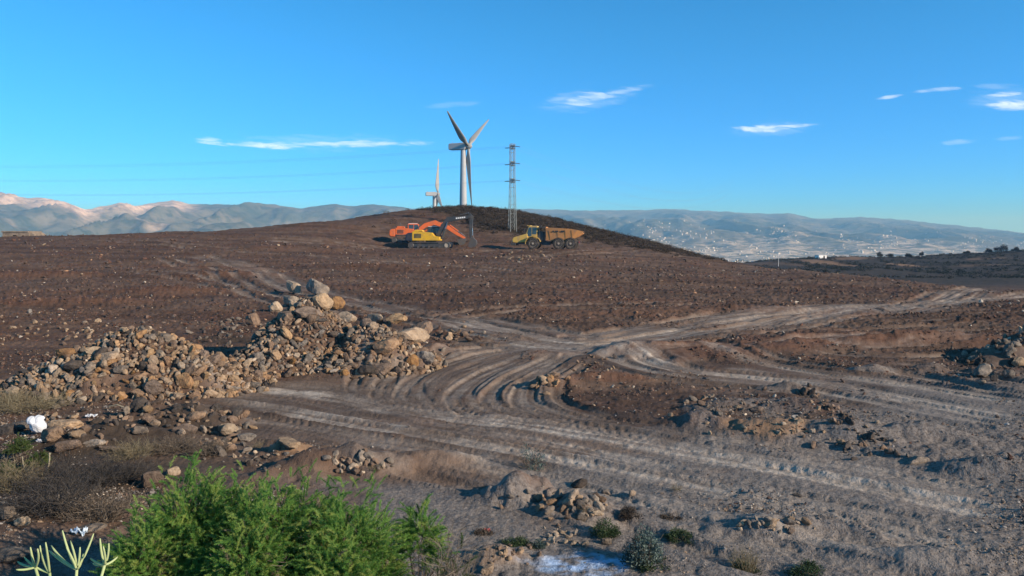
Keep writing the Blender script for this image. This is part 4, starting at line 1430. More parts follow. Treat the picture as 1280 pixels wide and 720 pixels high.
named(367, 358, 21, 19, 'pale', 'pale upright boulder crowning the left side of the heap peak', tilt=.3)
named(364, 375, 26, 17, 'pale', 'pale buff boulder wedged just below the crowning upright one')
named(397, 360, 25, 23, 'grey', 'leaning grey pink slab boulder on the right side of the heap peak', tilt=.6)
named(401, 377, 26, 18, 'tan', 'blocky ochre boulder under the leaning slab at the peak')
named(421, 378, 14, 16, 'orange', 'rusty brown boulder at the right shoulder of the peak')
named(382, 389, 30, 15, 'brown', 'broad grey brown boulder in the middle just below the peak')
named(344, 384, 13, 11, 'pale', 'pale angular rock on the left shoulder of the peak')
named(357, 394, 17, 14, 'brown', 'square brown boulder on the left slope below the peak')
named(432, 395, 21, 18, 'pale', 'pale pitted boulder on the ridge right of the peak')
named(472, 398, 21, 16, 'pale', 'pinkish pale boulder on the low ridge of the peaked heap')
named(494, 398, 21, 13, 'tan', 'flat ochre rock on the ridge beside the largest boulder')
named(513, 416, 42, 23, 'tan', 'largest pale boulder at the right end of the peaked heap')
named(483, 430, 29, 25, 'orange', 'large orange tan boulder leaning against the largest pale one')
named(528, 409, 20, 19, 'brown', 'grey brown boulder behind the right end of the peaked heap')
named(476, 460, 23, 17, 'brown', 'reddish brown boulder lying alone at the foot of the heap beside the track')
named(457, 463, 17, 13, 'dark', 'dark boulder shaded at the foot of the heap left of the reddish one')
named(530, 446, 19, 14, 'grey', 'round grey boulder at the lower right foot of the heap')
named(315, 400, 15, 14, 'brown', 'pinkish brown boulder at the far left shoulder of the peaked heap')
named(120, 437, 19, 13, 'pale', 'pale flat topped rock high on the wide left heap')
named(136, 445, 19, 14, 'tan', 'tan block below the pale flat topped rock on the left heap')
named(82, 440, 19, 13, 'orange', 'orange topped rock on the left shoulder of the left heap')
named(232, 473, 18, 22, 'orange', 'tall orange tan boulder low on the right part of the left heap')
named(95, 456, 21, 12, 'dark', 'dark flat boulder left of centre on the left heap')
named(152, 461, 14, 12, 'grey', 'blue grey block in the middle of the left heap')
named(26, 531, 25, 14, 'grey', 'rounded grey boulder left of the white sack')
named(64, 541, 24, 20, 'orange', 'rounded orange boulder in front of the white sack')
named(82, 529, 35, 15, 'tan', 'long ochre boulder right of the white sack')
named(95, 541, 15, 11, 'tan', 'small tan rock below the long ochre boulder')
named(90, 555, 36, 19, 'brown', 'wide brown grey boulder under the orange one')
named(119, 552, 21, 11, 'pale', 'flat pale tan slab rock right of the wide brown boulder')
named(141, 560, 28, 9, 'brown', 'long flat brown rock at the right end of the boulder row')
named(9, 536, 16, 16, 'dark', 'dark boulder at the left frame edge beside the boulder row')
named(243, 519, 20, 13, 'orange', 'rusty orange rock on top of the low dark heap')
named(232, 534, 21, 16, 'brown', 'brown boulder under the rusty rock on the low heap')
named(227, 540, 8, 10, 'tan', 'small tan rock leaning on the brown boulder of the low heap')
named(286, 536, 15, 14, 'pale', 'round pale cream rock right of the low dark heap')
named(308, 545, 20, 11, 'grey', 'grey flat rock right of the cream rock')
named(362, 552, 32, 11, 'tan', 'long tan slab rock beside the track behind the green shrub')
named(192, 528, 13, 10, 'tan', 'small ochre rock on the left slope of the low heap')
named(178, 538, 18, 13, 'grey', 'pale grey block at the left foot of the low heap')
named(194, 596, 26, 28, 'brown', 'rounded brown boulder behind the left end of the green shrub')
named(216, 588, 13, 14, 'pale', 'greenish pale rock beside the rounded brown boulder')
named(108, 660, 36, 9, 'grey', 'flat grey slab lying left of the green shrub')
named(8, 640, 28, 24, 'grey', 'rough grey boulder at the left edge in dry brush')
named(27, 652, 14, 11, 'pale', 'chalky pale rock beside the rough grey boulder')
named(12, 690, 50, 22, 'grey', 'grey purple boulder at the lower left corner')
named(690, 627, 11, 10, 'orange', 'bright orange rock on the small spoil mound')
named(753, 624, 9, 10, 'orange', 'peach coloured rock at the right tip of the spoil mound')
named(724, 604, 16, 10, 'dark', 'dark grey boulder on top of the spoil mound')
named(726, 647, 10, 8, 'grey', 'round grey rock at the front of the spoil mound')
named(738, 638, 8, 9, 'pale', 'pale upright rock above the dark green shrub')
named(748, 640, 11, 8, 'pale', 'pale yellow rock behind the dark green shrub')
named(758, 676, 13, 10, 'grey', 'olive grey rock between dark green and blue grey shrubs')
named(731, 679, 9, 8, 'pale', 'pale pink rock just above the spilt lime')
named(790, 616, 7, 7, 'tan', 'lone tan rock on the track edge right of the spoil mound')
named(610, 711, 14, 11, 'tan', 'tan angular rock at the bottom near the dry shrub')
named(1227, 464, 24, 15, 'grey', 'large blue grey boulder in the dark heap at the right edge')
named(1259, 467, 11, 11, 'grey', 'round grey rock right of the blue grey boulder')
named(1243, 472, 8, 10, 'dark', 'dark upright rock between blue grey boulder and round rock')
named(1228, 477, 8, 6, 'pale', 'small pale rock at the foot of the blue grey boulder')
named(1273, 451, 15, 14, 'tan', 'tan lump on top of the right edge heap')
named(605, 415, 4, 5, 'pale', 'lone white rock standing left of the track crossing')
named(687, 473, 9, 9, 'orange', 'pink orange rock topping the little stone cluster beside the curved tracks')
named(838, 518, 5, 6, 'tan', 'small yellow rock standing beside the main track')
named(964, 653, 15, 8, 'tan', 'flat tan rock on the berm at lower right')
named(988, 663, 9, 8, 'brown', 'pinkish brown rock at the right end of the lower right berm')
named(997, 618, 9, 6, 'grey', 'broken grey rock lying in the wheel tracks')
named(1148, 574, 22, 11, 'grey', 'dust covered grey boulder among the right hand tracks')
named(946, 511, 13, 9, 'brown', 'wide brown rock on the tan hummock between the tracks')
named(921, 508, 7, 6, 'pale', 'cream rock left of the wide brown rock on the hummock')

# heaps: rocks packed over the mounds
SMALL = []
rng = np.random.default_rng(23)
MIX = {'left': [('tan', 5), ('orange', 2.6), ('brown', 2.2), ('grey', 1.8), ('pale', 1.1), ('dark', .8)],
       'right': [('tan', 3.2), ('orange', 1.6), ('brown', 4.0), ('grey', 2.6), ('pale', 1.2), ('dark', 1.3)],
       'edge': [('dark', 4), ('grey', 3), ('brown', 1), ('pale', .4)],
       'low': [('brown', 4), ('tan', 1.5), ('grey', 1.5), ('dark', 2), ('pale', .5)]}
NUM = {'left': 1700, 'right': 1900, 'edge': 190, 'low': 150}
for nm, cs in HEAPS.items():
    put = []
    tries = 0
    PA = np.zeros((NUM[nm], 3))
    while len(put) < NUM[nm] and tries < 40000:
        tries += 1
        x0, y0, rx, ry, h = cs[rng.integers(len(cs))]
        a = rng.uniform(0, 2 * PI); r = math.sqrt(rng.random()) * 1.16
        x, y = x0 + rx * r * math.cos(a), y0 + ry * r * math.sin(a)
        hh = float(zat(x, y, HEAPH[nm]))
        s = float(np.clip(rng.lognormal(math.log(.098), .40), .045, .26))
        if nm == 'edge': s *= 1.15
        if nm == 'low': s *= .8
        k_ = len(put)
        if k_ and np.any((PA[:k_, 0] - x) ** 2 + (PA[:k_, 1] - y) ** 2 < (.47 * (PA[:k_, 2] + s)) ** 2):
            continue
        PA[k_] = (x, y, s)
        put.append((x, y, s))
        # left heap's shaded left and sunlit right are put into its rock colours
        tb = MIX[nm]
        if nm == 'left':
            t = (x - (x0 if False else -11.2)) / 3.5
            tb = [('tan', 4 + 2 * max(t, 0)), ('orange', 2 + 2.4 * max(t, 0)), ('brown', 2.2 + max(-t, 0)), ('grey', 1.6 + 2.2 * max(-t, 0)), ('pale', 1.1), ('dark', .6 + 1.8 * max(-t, 0))]
        z = float(zat(x, y))
        SMALL.append(dict(x=x, y=y, z=z + s * .35, s=(s * rng.uniform(.9, 1.25), s * rng.uniform(.8, 1.1), s * rng.uniform(.8, 1.1)), rot=tuple(rng.uniform(-1.2, 1.2, 3)), col=pick(rng, tb),
                          pile=nm, proto=int(rng.integers(12)), hh=hh))
# small stone clusters on hummocks
for (px, py, sx, sy, n, s0, tb) in [(686, 478, 16, 9, 26, .10, [('orange', 3), ('tan', 2), ('brown', 2)]), (1012, 492, 14, 6, 16, .075, [('dark', 3), ('brown', 2), ('tan', 1)]), (1034, 508, 14, 7, 18, .075, [('dark', 3), ('brown', 2), ('tan', 1)]), (1060, 526, 16, 7, 16, .07, [('dark', 3), ('brown', 2), ('tan', 1)]), (1088, 545, 20, 7, 18, .06, [('dark', 2), ('brown', 2), ('grey', 1)]),
                                    (900, 500, 60, 16, 60, .055, [('grey', 3), ('pale', 1), ('brown', 2)]), (990, 535, 60, 18, 50, .05, [('tan', 2), ('pale', 1), ('brown', 1)]),
                                    (710, 632, 45, 18, 60, .05, [('grey', 3), ('tan', 1.5), ('pale', 1), ('brown', 2)]), (450, 578, 32, 12, 50, .06, [('grey', 3), ('pale', 1), ('brown', 3)]),
                                    (270, 545, 40, 16, 50, .07, [('brown', 3), ('tan', 2), ('grey', 2)]), (700, 672, 24, 10, 36, .035, [('grey', 3), ('pale', 2)]),
                                    (960, 655, 40, 7, 30, .04, [('grey', 2), ('tan', 2), ('pale', 1)]), (110, 535, 60, 18, 50, .07, [('brown', 3), ('dark', 2), ('tan', 1)]),
                                    (60, 505, 60, 14, 40, .08, [('grey', 3), ('dark', 2), ('pale', 1)]), (740, 455, 30, 10, 26, .07, [('brown', 3), ('tan', 1), ('dark', 1)]),
                                    (315, 575, 26, 10, 30, .05, [('grey', 3), ('pale', 1), ('dark', 2)]), (560, 420, 30, 12, 30, .10, [('brown', 3), ('tan', 1)]),
                                    (285, 410, 30, 20, 60, .08, [('grey', 4), ('dark', 3)]), (540, 448, 18, 9, 25, .08, [('brown', 3), ('grey', 2)]),
                                    (70, 415, 60, 14, 60, .09, [('brown', 2), ('tan', 2), ('pale', 1)]), (640, 690, 30, 10, 30, .03, [('tan', 2), ('brown', 2)]),
                                    (1100, 560, 60, 12, 30, .06, [('grey', 3), ('brown', 2), ('dark', 1)]), (830, 350, 60, 12, 30, .09, [('brown', 2), ('pale', 1)]),
                                    (655, 322, 30, 6, 34, .14, [('tan', 3), ('pale', 2), ('brown', 2)])]:
    for k in range(n):
        x, y, z = at(px + rng.normal() * sx * .6, py + rng.normal() * sy * .6)
        s = float(np.clip(rng.lognormal(math.log(s0), .4), s0 * .4, s0 * 2.2))
        SMALL.append(dict(x=x, y=y, z=z + s * .3, s=(s * 1.15, s, s * .85), rot=tuple(rng.uniform(-1, 1, 3)), col=pick(rng, tb), pile=None, proto=int(rng.integers(12)), hh=0))

# who shows largest: a coarse depth buffer of discs
W2, H2 = 1280, 720
zbuf = np.full((H2, W2), 1e9, np.float32); own = np.full((H2, W2), -1, np.int32)
allr = ROCKS + SMALL
for i, r in enumerate(allr):
    px, py = img(r['x'], r['y'], r['z'])
    rp = max(.8, F * (r['s'][0] + r['s'][2]) / 2 / r['y'] * .85)
    a0, a1, b0, b1 = int(max(px - rp, 0)), int(min(px + rp + 1, W2)), int(max(py - rp, 0)), int(min(py + rp + 1, H2))
    if a0 >= a1 or b0 >= b1:
        continue
    yy_, xx_ = np.mgrid[b0:b1, a0:a1]
    m_ = ((xx_ - px) ** 2 + (yy_ - py) ** 2 <= rp * rp) & (zbuf[b0:b1, a0:a1] > r['y'] - r['s'][0] * .5)
    zbuf[b0:b1, a0:a1][m_] = r['y'] - r['s'][0] * .5
    own[b0:b1, a0:a1][m_] = i
vis = np.bincount(own[own >= 0], minlength=len(allr))
nN = len(ROCKS)
cand = sorted([i for i in range(nN, len(allr)) if SMALL[i - nN]['pile'] and vis[i] > 20], key=lambda i: -vis[i])[:300 - nN]
chosen = set(cand)


def place_rock(r, label, cat, group):
    o = bpy.data.objects.new('boulder' if cat == 'boulder' else 'rock', PROTO[r['col']][r['proto']])
    COL.objects.link(o)
    o.location = (r['x'], r['y'], r['z']); o.rotation_euler = r['rot']; o.scale = r['s']
    tag(o, label, cat, group)


for r in ROCKS:
    place_rock(r, r['label'], r['cat'], 'named boulders and rocks of the site' if False else 'loose boulders and rocks lying about the site')
# labels for the heap rocks: colour, size, place in the heap
CN = {'tan': 'tan', 'orange': 'orange brown', 'brown': 'brown', 'grey': 'grey', 'dark': 'blackish', 'pale': 'cream'}
bypile = {}
for i in cand:
    bypile.setdefault(SMALL[i - nN]['pile'], []).append(i)
for nm, ids in bypile.items():
    P = {i: img(SMALL[i - nN]['x'], SMALL[i - nN]['y'], SMALL[i - nN]['z']) for i in ids}
    sz = {i: SMALL[i - nN]['s'][0] for i in ids}
    q1, q2 = np.quantile(list(sz.values()), [.33, .7])
    xs = np.quantile([p[0] for p in P.values()], [.2, .4, .6, .8]); 
    rows = {}
    for i in ids:
        col = int(np.searchsorted(xs, P[i][0]))
        rows.setdefault(col, []).append(P[i][1])
    groups = {}
    for i in ids:
        col = int(np.searchsorted(xs, P[i][0]))
        t = np.quantile(rows[col], [.34, .67])
        v = ['upper', 'middle', 'lower'][int(np.searchsorted(t, P[i][1]))]
        hname = ['far left', 'left', 'central', 'right', 'far right'][col]
        size = 'small' if sz[i] < q1 else 'medium' if sz[i] < q2 else 'large'
        groups.setdefault((size, CN[SMALL[i - nN]['col']], v, hname), []).append(i)
    for key, mem in groups.items():
        mem.sort(key=lambda i: P[i][0])
        for k, i in enumerate(mem):
            ext = ''
            n = len(mem)
            if n == 2: ext = ', ' + ['left', 'right'][k] + ' of two'
            elif n == 3: ext = ', ' + ['leftmost', 'middle', 'rightmost'][k] + ' of three'
            elif n > 3: ext = ', ' + ['leftmost', 'second from left', 'third from left', 'fourth from left', 'fifth from left', 'sixth from left', 'seventh from left', 'eighth from left'][min(k, 7)]
            lab = f"{key[0]} {key[1]} rock, {key[2]} {key[3]} of the {PILES[nm]}{ext}"
            place_rock(SMALL[i - nN], lab, 'rock', f"rocks piled in the {PILES[nm]}")

# everything smaller: merged rubble and scattered stones
def tinted(name):
    m_, g, b, _ = material(name)
    c = coords(g)
    cr = g.node('ShaderNodeAttribute', attribute_name='tintcol')
    n2 = g.noise(c, 14, 4, .65)
    col = g.mix(g.m('MULTIPLY', g.ramp(n2, .4, .68), .55), cr.outputs['Color'], g.mix(.75, cr.outputs['Color'], (.05, .04, .035)))
    g.put(b.inputs['Base Color'], col)
    b.inputs['Roughness'].default_value = .92
    b.inputs['Specular IOR Level'].default_value = .15
    g.put(b.inputs['Normal'], g.bump(n2, .6, .03))
    return m_


M_TINT = tinted('mixed stone')


def merge(name, items, sub, label, cat):
    """items: arrays of location, scale, rotation, colour"""
    shapes = [rock_shape(rng, sub, 10, .5)[0] for _ in range(14)]
    f = ICO[sub][1]; nv = len(ICO[sub][0])
    n = len(items['loc'])
    V_ = np.empty((n, nv, 3), np.float32)
    sid = rng.integers(0, 14, n)
    base = np.stack([shapes[s] for s in sid])
    base = base * items['s'][:, None, :]
    a = items['rot']
    ca, sa = np.cos(a), np.sin(a)
    def rotz(v, k):
        c_, s_ = ca[:, k][:, None], sa[:, k][:, None]
        i, j = [(1, 2), (0, 2), (0, 1)][k]
        o = v.copy(); o[..., i] = v[..., i] * c_ - v[..., j] * s_; o[..., j] = v[..., i] * s_ + v[..., j] * c_
        return o
    base = rotz(rotz(rotz(base, 0), 1), 2)
    V_ = base + items['loc'][:, None, :]
    Fc = (f[None] + (np.arange(n) * nv)[:, None, None]).reshape(-1, 3)
    me = np_mesh(name, V_.reshape(-1, 3), Fc)
    at_ = me.attributes.new('tintcol', 'FLOAT_COLOR', 'POINT')
    cc = np.concatenate([np.repeat(items['col'], nv, 0), np.ones((n * nv, 1))], 1).astype(np.float32)
    at_.data.foreach_set('color', cc.ravel())
    o = link(name, me, M_TINT)
    tag(o, label, cat, kind='stuff')
    return o


rest = [SMALL[i - nN] for i in range(nN, len(allr)) if i not in chosen]
def colr(k):
    c1, c2 = ROCKCOL[k]; t = rng.random()
    return np.clip((np.array(c1) * t + np.array(c2) * (1 - t)) * rng.uniform(.75, 1.15), 0, .8)
merge('rubble', dict(loc=np.array([(r['x'], r['y'], r['z']) for r in rest]), s=np.array([r['s'] for r in rest]), rot=np.array([r['rot'] for r in rest]), col=np.array([colr(r['col']) for r in rest])), 2,
      'countless small broken rocks filling the heaps and spoil mounds', 'rubble')

# loose stones and clods strewn over the ground, even in the picture
def strew(n, y_lo, y_hi, smin, smax, palette, keep):
    loc, sc, rt, cl = [], [], [], []
    uu = rng.uniform(-.8, .8, n * 3)
    rows = rng.uniform(y_lo, y_hi, n * 3)
    # invert row -> distance on the mean profile of the site
    yv = np.exp(np.interp(rows, (HOR - F * (zat(np.zeros(400), np.exp(np.linspace(math.log(8), math.log(108), 400))) - EYE) / np.exp(np.linspace(math.log(8), math.log(108), 400)))[::-1], np.linspace(math.log(8), math.log(108), 400)[::-1]))
    yv *= rng.uniform(.93, 1.08, n * 3)
    xv = uu * yv
    sm = zat(xv, yv, smooth); pat = sstep(-.35, .75, fbm(xv * .33, yv * .33, 81, 3)) + .06
    ok = (sm < rng.uniform(.1, .9, n * 3)) & (pat > rng.uniform(0, keep, n * 3))
    xv, yv = xv[ok][:n], yv[ok][:n]
    m_ = len(xv)
    s = np.exp(rng.normal(0, .42, m_)) * rng.uniform(smin, smax, m_) * yv / F * .5
    s = np.minimum(s, .26)
    z = zat(xv, yv) + s * .25
    pi_ = rng.integers(0, len(palette), m_)
    col = np.array(palette)[pi_] * rng.uniform(.7, 1.2, (m_, 1))
    return dict(loc=np.stack([xv, yv, z], 1), s=np.stack([s * 1.2, s, s * .75], 1), rot=rng.uniform(-1, 1, (m_, 3)), col=col)


STP = [(.40, .30, .21), (.30, .22, .16), (.20, .15, .12), (.26, .23, .20), (.52, .44, .35), (.16, .12, .10), (.34, .20, .12)]
merge('loose_stones', strew(6500, 318, 720, 1.2, 2.8, STP, .9), 1, 'pale and brown stones strewn over the bulldozed ground', 'stones')
CLP = [(.13, .082, .062), (.10, .065, .05), (.17, .11, .085), (.12, .06, .043), (.085, .062, .052)]
cl1, cl2 = strew(15000, 312, 470, 1.3, 2.6, CLP, .8), strew(6000, 430, 640, 1.4, 3.3, CLP + [(.15, .125, .108), (.20, .165, .135)], .9)
merge('soil_clods', {k: np.concatenate([cl1[k], cl2[k]]) for k in cl1}, 1, 'dark clods of turned soil across the field', 'clods')
GRP = [(.26, .23, .205), (.18, .16, .145), (.38, .345, .31), (.13, .115, .105), (.30, .22, .16)]
merge('gravel', strew(16000, 520, 735, 1.2, 2.8, GRP, .6), 1, 'grey gravel over the near ground', 'gravel')

# ------------------------------------------------------------------ plants
def plant_mat(name, c1, c2, c3, trans=.25, rough=.6):
    m_, g, b, o = material(name)
    t = g.attr('tint')
    col = g.mix(g.ramp(t, 0, .5), c1, c2)
    col = g.mix(g.ramp(t, .5, 1), col, c3)
    g.put(b.inputs['Base Color'], col)
    b.inputs['Roughness'].default_value = rough
    b.inputs['Specular IOR Level'].default_value = .2
    if trans > 0:
        tr = g.node('ShaderNodeBsdfTranslucent'); g.put(tr.inputs['Color'], col)
        mx = g.node('ShaderNodeMixShader'); mx.inputs[0].default_value = trans
        g.nt.links.new(b.outputs[0], mx.inputs[1]); g.nt.links.new(tr.outputs[0], mx.inputs[2])
        g.nt.links.new(mx.outputs[0], o.inputs['Surface'])
    return m_


FEATHER = plant_mat('feathery green leaves', (.065, .165, .040), (.19, .36, .075), (.42, .49, .14), .45)
TWIG = plant_mat('grey brown twigs', (.050, .040, .032), (.115, .092, .072), (.22, .18, .14), 0, .9)
DRY = plant_mat('dry straw', (.115, .092, .060), (.20, .165, .105), (.30, .26, .17), .15, .9)
DARKTWIG = plant_mat('dark dead twigs', (.018, .018, .020), (.045, .042, .042), (.095, .080, .066), 0, .9)
OLIVE = plant_mat('olive green leaves', (.035, .060, .020), (.075, .115, .035), (.13, .17, .06), .3)
BLUEGR = plant_mat('blue grey leaves', (.040, .065, .058), (.090, .130, .115), (.17, .21, .185), .2)
DKGREEN = plant_mat('dark green leaves', (.016, .034, .014), (.036, .065, .026), (.075, .105, .045), .2)
BRUSH = plant_mat('dark brown heath', (.030, .025, .021), (.068, .053, .043), (.125, .10, .078), .1, .9)
RIDGEBUSH = plant_mat('dark ridge bushes', (.016, .020, .018), (.032, .038, .032), (.06, .06, .05), .1, .9)
SUCC = plant_mat('pale green stems', (.20, .28, .10), (.34, .43, .18), (.45, .51, .25), .1, .6)


def norm(v):
    return v / (np.linalg.norm(v, axis=-1, keepdims=True) + 1e-9)


def leaf_tris(p, d, L, w, rng):
    """thin pointed leaves"""
    s = norm(np.cross(d, rng.normal(size=d.shape))) * (w / 2)[:, None]
    v = np.stack([p - s, p + s, p + d * L[:, None]], 1)
    return v.reshape(-1, 3)


def leaf_quads(p, d, L, w, rng):
    s = norm(np.cross(d, rng.normal(size=d.shape))) * (w / 2)[:, None]
    m_ = p + d * L[:, None] * .55
    v = np.stack([p, m_ + s, p + d * L[:, None], m_ - s], 1)
    return v.reshape(-1, 3)


def feather_part(root, name, mat, rng, centre, r, h, nplume, nneedle, plen=(.28, .5), needle=.075, nw=.0055, tbase=.5, droop=.5, lift=.6):
    az = rng.uniform(0, 2 * PI, nplume); el = np.arcsin(rng.uniform(-.05, 1, nplume)); rad = rng.uniform(.35, .86, nplume) ** .7
    dirv = np.stack([np.cos(az) * np.cos(el), np.sin(az) * np.cos(el), np.sin(el)], 1)
    lump = 1 + .22 * np.sin(az * 3 + rng.uniform(0, 6)) * np.cos(el * 2) + .14 * np.sin(az * 7 + el * 5)
    p0 = dirv * np.array([r, r, h]) * (rad * lump)[:, None] + np.array(centre)
    ax = norm(dirv * np.array([1, 1, .6]) + np.array([0, 0, lift]) + rng.normal(size=(nplume, 3)) * .35)
    Lp = rng.uniform(*plen, nplume)
    dr = rng.uniform(.2, 1.0, nplume) * droop
    t = rng.uniform(.02, 1, (nplume, nneedle))
    side = norm(np.stack([ax[:, 0], ax[:, 1], np.zeros(nplume)], 1) + 1e-3)
    pos = p0[:, None] + ax[:, None] * (t * Lp[:, None])[..., None]
    pos[..., 2] -= dr[:, None] * t ** 2 * Lp[:, None]
    pos += side[:, None] * (dr[:, None] * .5 * t ** 2 * Lp[:, None])[..., None]
    d = norm(ax[:, None] * .9 + rng.normal(size=(nplume, nneedle, 3)) * .5 + np.array([0, 0, -.25]) * t[..., None])
    Ln = needle * rng.uniform(.6, 1.3, t.shape) * (1.15 - .55 * t)
    pl_t = np.clip(tbase + rng.normal(0, .27, nplume) + .12 * np.sin(az * 4 + el * 3), 0, 1)
    tint = np.clip(pl_t[:, None] + rng.normal(0, .10, t.shape), 0, 1)
    V_ = leaf_tris(pos.reshape(-1, 3), d.reshape(-1, 3), Ln.ravel(), np.full(Ln.size, nw), rng)
    # the thin axis of every plume as a ribbon of short triangles
    V2 = leaf_tris(p0, ax, Lp * .95, np.full(nplume, nw * 1.4), rng)
    V_ = np.concatenate([V_, V2])
    Fc = np.arange(len(V_)).reshape(-1, 3)
    tt = np.concatenate([np.repeat(tint.ravel(), 3), np.repeat(pl_t * .6, 3)])
    return link(name, np_mesh(name, V_, Fc, dict(tint=tt)), mat, root)


def stems_part(root, name, mat, rng, n, r, h, rad=.012, bend=.3, base_r=.1, twigs=4, fine=.5, lo=.55):
    """bent tapering stems with side twigs, one mesh"""
    VV, FF, TT = [], [], []
    off = 0
    def strand(p, r0, r1, tint):
        nonlocal off
        k = 4; m_ = len(p)
        a = np.arange(k) * 2 * PI / k
        d = np.gradient(p, axis=0); d = norm(d)
        s = norm(np.cross(d, np.array([.31, .77, .2]))); t = np.cross(d, s)
        rr_ = np.linspace(r0, r1, m_)[:, None, None]
        ring = p[:, None] + (s[:, None] * np.cos(a)[None, :, None] + t[:, None] * np.sin(a)[None, :, None]) * rr_
        VV.append(ring.reshape(-1, 3))
        i = np.arange(m_ - 1)[:, None] * k; j = np.arange(k)[None]
        FF.append(np.stack([i + j, i + (j + 1) % k, i + k + (j + 1) % k, i + k + j], -1).reshape(-1, 4) + off)
        TT.append(np.full(m_ * k, tint)); off += m_ * k
    for q in range(n):
        az = rng.uniform(0, 2 * PI); sp = math.sqrt(rng.random())
        b0 = np.array([math.cos(az), math.sin(az), 0]) * base_r * rng.random()
        e = np.array([math.cos(az) * r * sp, math.sin(az) * r * sp, h * (lo + (1 - lo) * rng.random()) * (1 - .35 * sp * sp)])
        t = np.linspace(0, 1, 6)[:, None]
        mid = (b0 + e) / 2 + rng.normal(size=3) * bend * np.array([r, r, h * .3]) + np.array([0, 0, .08 * h])
        p = b0 * (1 - t) ** 2 + 2 * mid * t * (1 - t) + e * t ** 2
        ti = float(np.clip(rng.normal(.5, .25), 0, 1))
        strand(p, rad * rng.uniform(.7, 1.3), rad * .35, ti)
        for w in range(twigs):
            s0 = p[int(rng.integers(2, 6))]
            d = norm(rng.normal(size=3) + np.array([math.cos(az), math.sin(az), 1.0]) * .8)
            L = fine * rng.uniform(.3, 1) * max(r, h) * .5
            t4 = np.linspace(0, 1, 4)[:, None]
            strand(s0 + d * L * t4 + rng.normal(size=3) * L * .2 * t4 ** 2, rad * .45, rad * .18, float(np.clip(ti + rng.normal(0, .15), 0, 1)))
    return link(name, np_mesh(name, np.concatenate(VV), np.concatenate(FF), dict(tint=np.concatenate(TT))), mat, root)


def leaf_part(root, name, mat, rng, n, r, h, L, w, clumps=14, shell=.45, flat=False, tb=.5):
    cd = norm(rng.normal(size=(clumps, 3))); cd[:, 2] = np.abs(cd[:, 2])
    cc = cd * np.array([r, r, h]) * rng.uniform(.45, .8, clumps)[:, None]
    k = rng.integers(0, clumps, n)
    p = cc[k] + norm(rng.normal(size=(n, 3))) * (np.array([r, r, h]) * shell) * (rng.random(n) ** .5)[:, None]
    p[:, 2] = np.abs(p[:, 2])
    d = norm(p / np.array([r, r, h]) + rng.normal(size=(n, 3)) * .8 + np.array([0, 0, .3]))
    V_ = leaf_quads(p, d, L * rng.uniform(.6, 1.3, n), w * rng.uniform(.7, 1.2, n), rng)
    ct = np.clip(tb + rng.normal(0, .2, clumps), 0, 1)
    tint = np.clip(ct[k] + rng.normal(0, .12, n), 0, 1)
    return link(name, np_mesh(name, V_, np.arange(len(V_)).reshape(-1, 4), dict(tint=np.repeat(tint, 4))), mat, root)


def plant(name, label, cat, px, py, group=None, sink=.03):
    x, y, z = at(px, py)
    return tag(empty(name, (x, y, z - sink)), label, cat, group), y


def plant_xy(name, label, cat, x, y, group=None, sink=.05):
    return tag(empty(name, (x, y, float(zat(x, y)) - sink)), label, cat, group)


# the bright green feathery shrubs in front
rg_ = np.random.default_rng(101)
for (px, Yd, r, top, npl, lab) in [
        (240, 8.9, .84, 570, 1200, 'largest bright green feathery shrub, the tall left one of the foreground clump'),
        (338, 8.6, .80, 584, 1100, 'bright green feathery shrub in the middle of the foreground clump'),
        (432, 8.6, .84, 598, 1150, 'bright green feathery shrub at the right of the foreground clump'),
        (386, 9.0, .70, 592, 900, 'green feathery shrub at the back of the clump between its middle and right shrubs'),
        (290, 9.1, .62, 588, 800, 'green feathery shrub at the back of the clump beside the tall left one'),
        (182, 8.4, .45, 634, 520, 'shadier green feathery shrub spilling at the left end of the clump'),
        (315, 8.15, .48, 655, 560, 'lower front green feathery shrub at the bottom edge of the clump'),
        (425, 8.1, .44, 664, 450, 'yellowish low feathery shrub at the bottom right of the clump')]:
    x = bx(px, Yd); z = float(zat(x, Yd))
    h = EYE - (top - HOR) / F * Yd - z
    root = plant_xy('feathery_shrub', lab, 'shrub', x, Yd, 'bright green feathery shrubs in the foreground')
    stems_part(root, 'stems', TWIG, rg_, 26, r * .8, h * .8, .010, .2, .12, 3, .5)
    feather_part(root, 'foliage', FEATHER, rg_, (0, 0, .05), r * .92, h * .88, int(npl * 2.7), 150, (.10, .23), .036, .0040, .52 if top < 660 else .6)
    feather_part(root, 'dead_sprigs', DRY, rg_, (0, 0, .05), r * .88, h * .80, int(npl * .13), 90, (.14, .28), .04, .0045, .4)
root = plant_xy('feathery_shrub', 'thin upright green sprig standing right of the main feathery clump', 'shrub', bx(526, 9.0), 9.0, 'bright green feathery shrubs in the foreground')
h = EYE - (606 - HOR) / F * 9.0 - float(zat(bx(526, 9.0), 9.0))
stems_part(root, 'stems', TWIG, rg_, 12, .2, h * .85, .009, .2, .06, 4, .5)
feather_part(root, 'foliage', FEATHER, rg_, (0, 0, h * .45), .22, h * .42, 170, 150, (.15, .28), .05, .005, .42)
root = plant_xy('dry_shrub', 'half dead brown shrub with bare stems right of the green clump', 'shrub', bx(562, 8.4), 8.4)
h = EYE - (650 - HOR) / F * 8.4 - float(zat(bx(562, 8.4), 8.4))
stems_part(root, 'stems', TWIG, rg_, 40, .34, h, .008, .25, .12, 7, .6)
feather_part(root, 'foliage', OLIVE, rg_, (0, 0, .05), .30, h * .8, 110, 90, (.12, .24), .045, .005, .55)
root = plant_xy('dry_shrub', 'low brown and green tuft at the bottom edge below the half dead shrub', 'shrub', bx(575, 7.7), 7.7)
feather_part(root, 'foliage', FEATHER, rg_, (0, 0, .0), .30, .26, 130, 110, (.12, .24), .05, .005, .4)
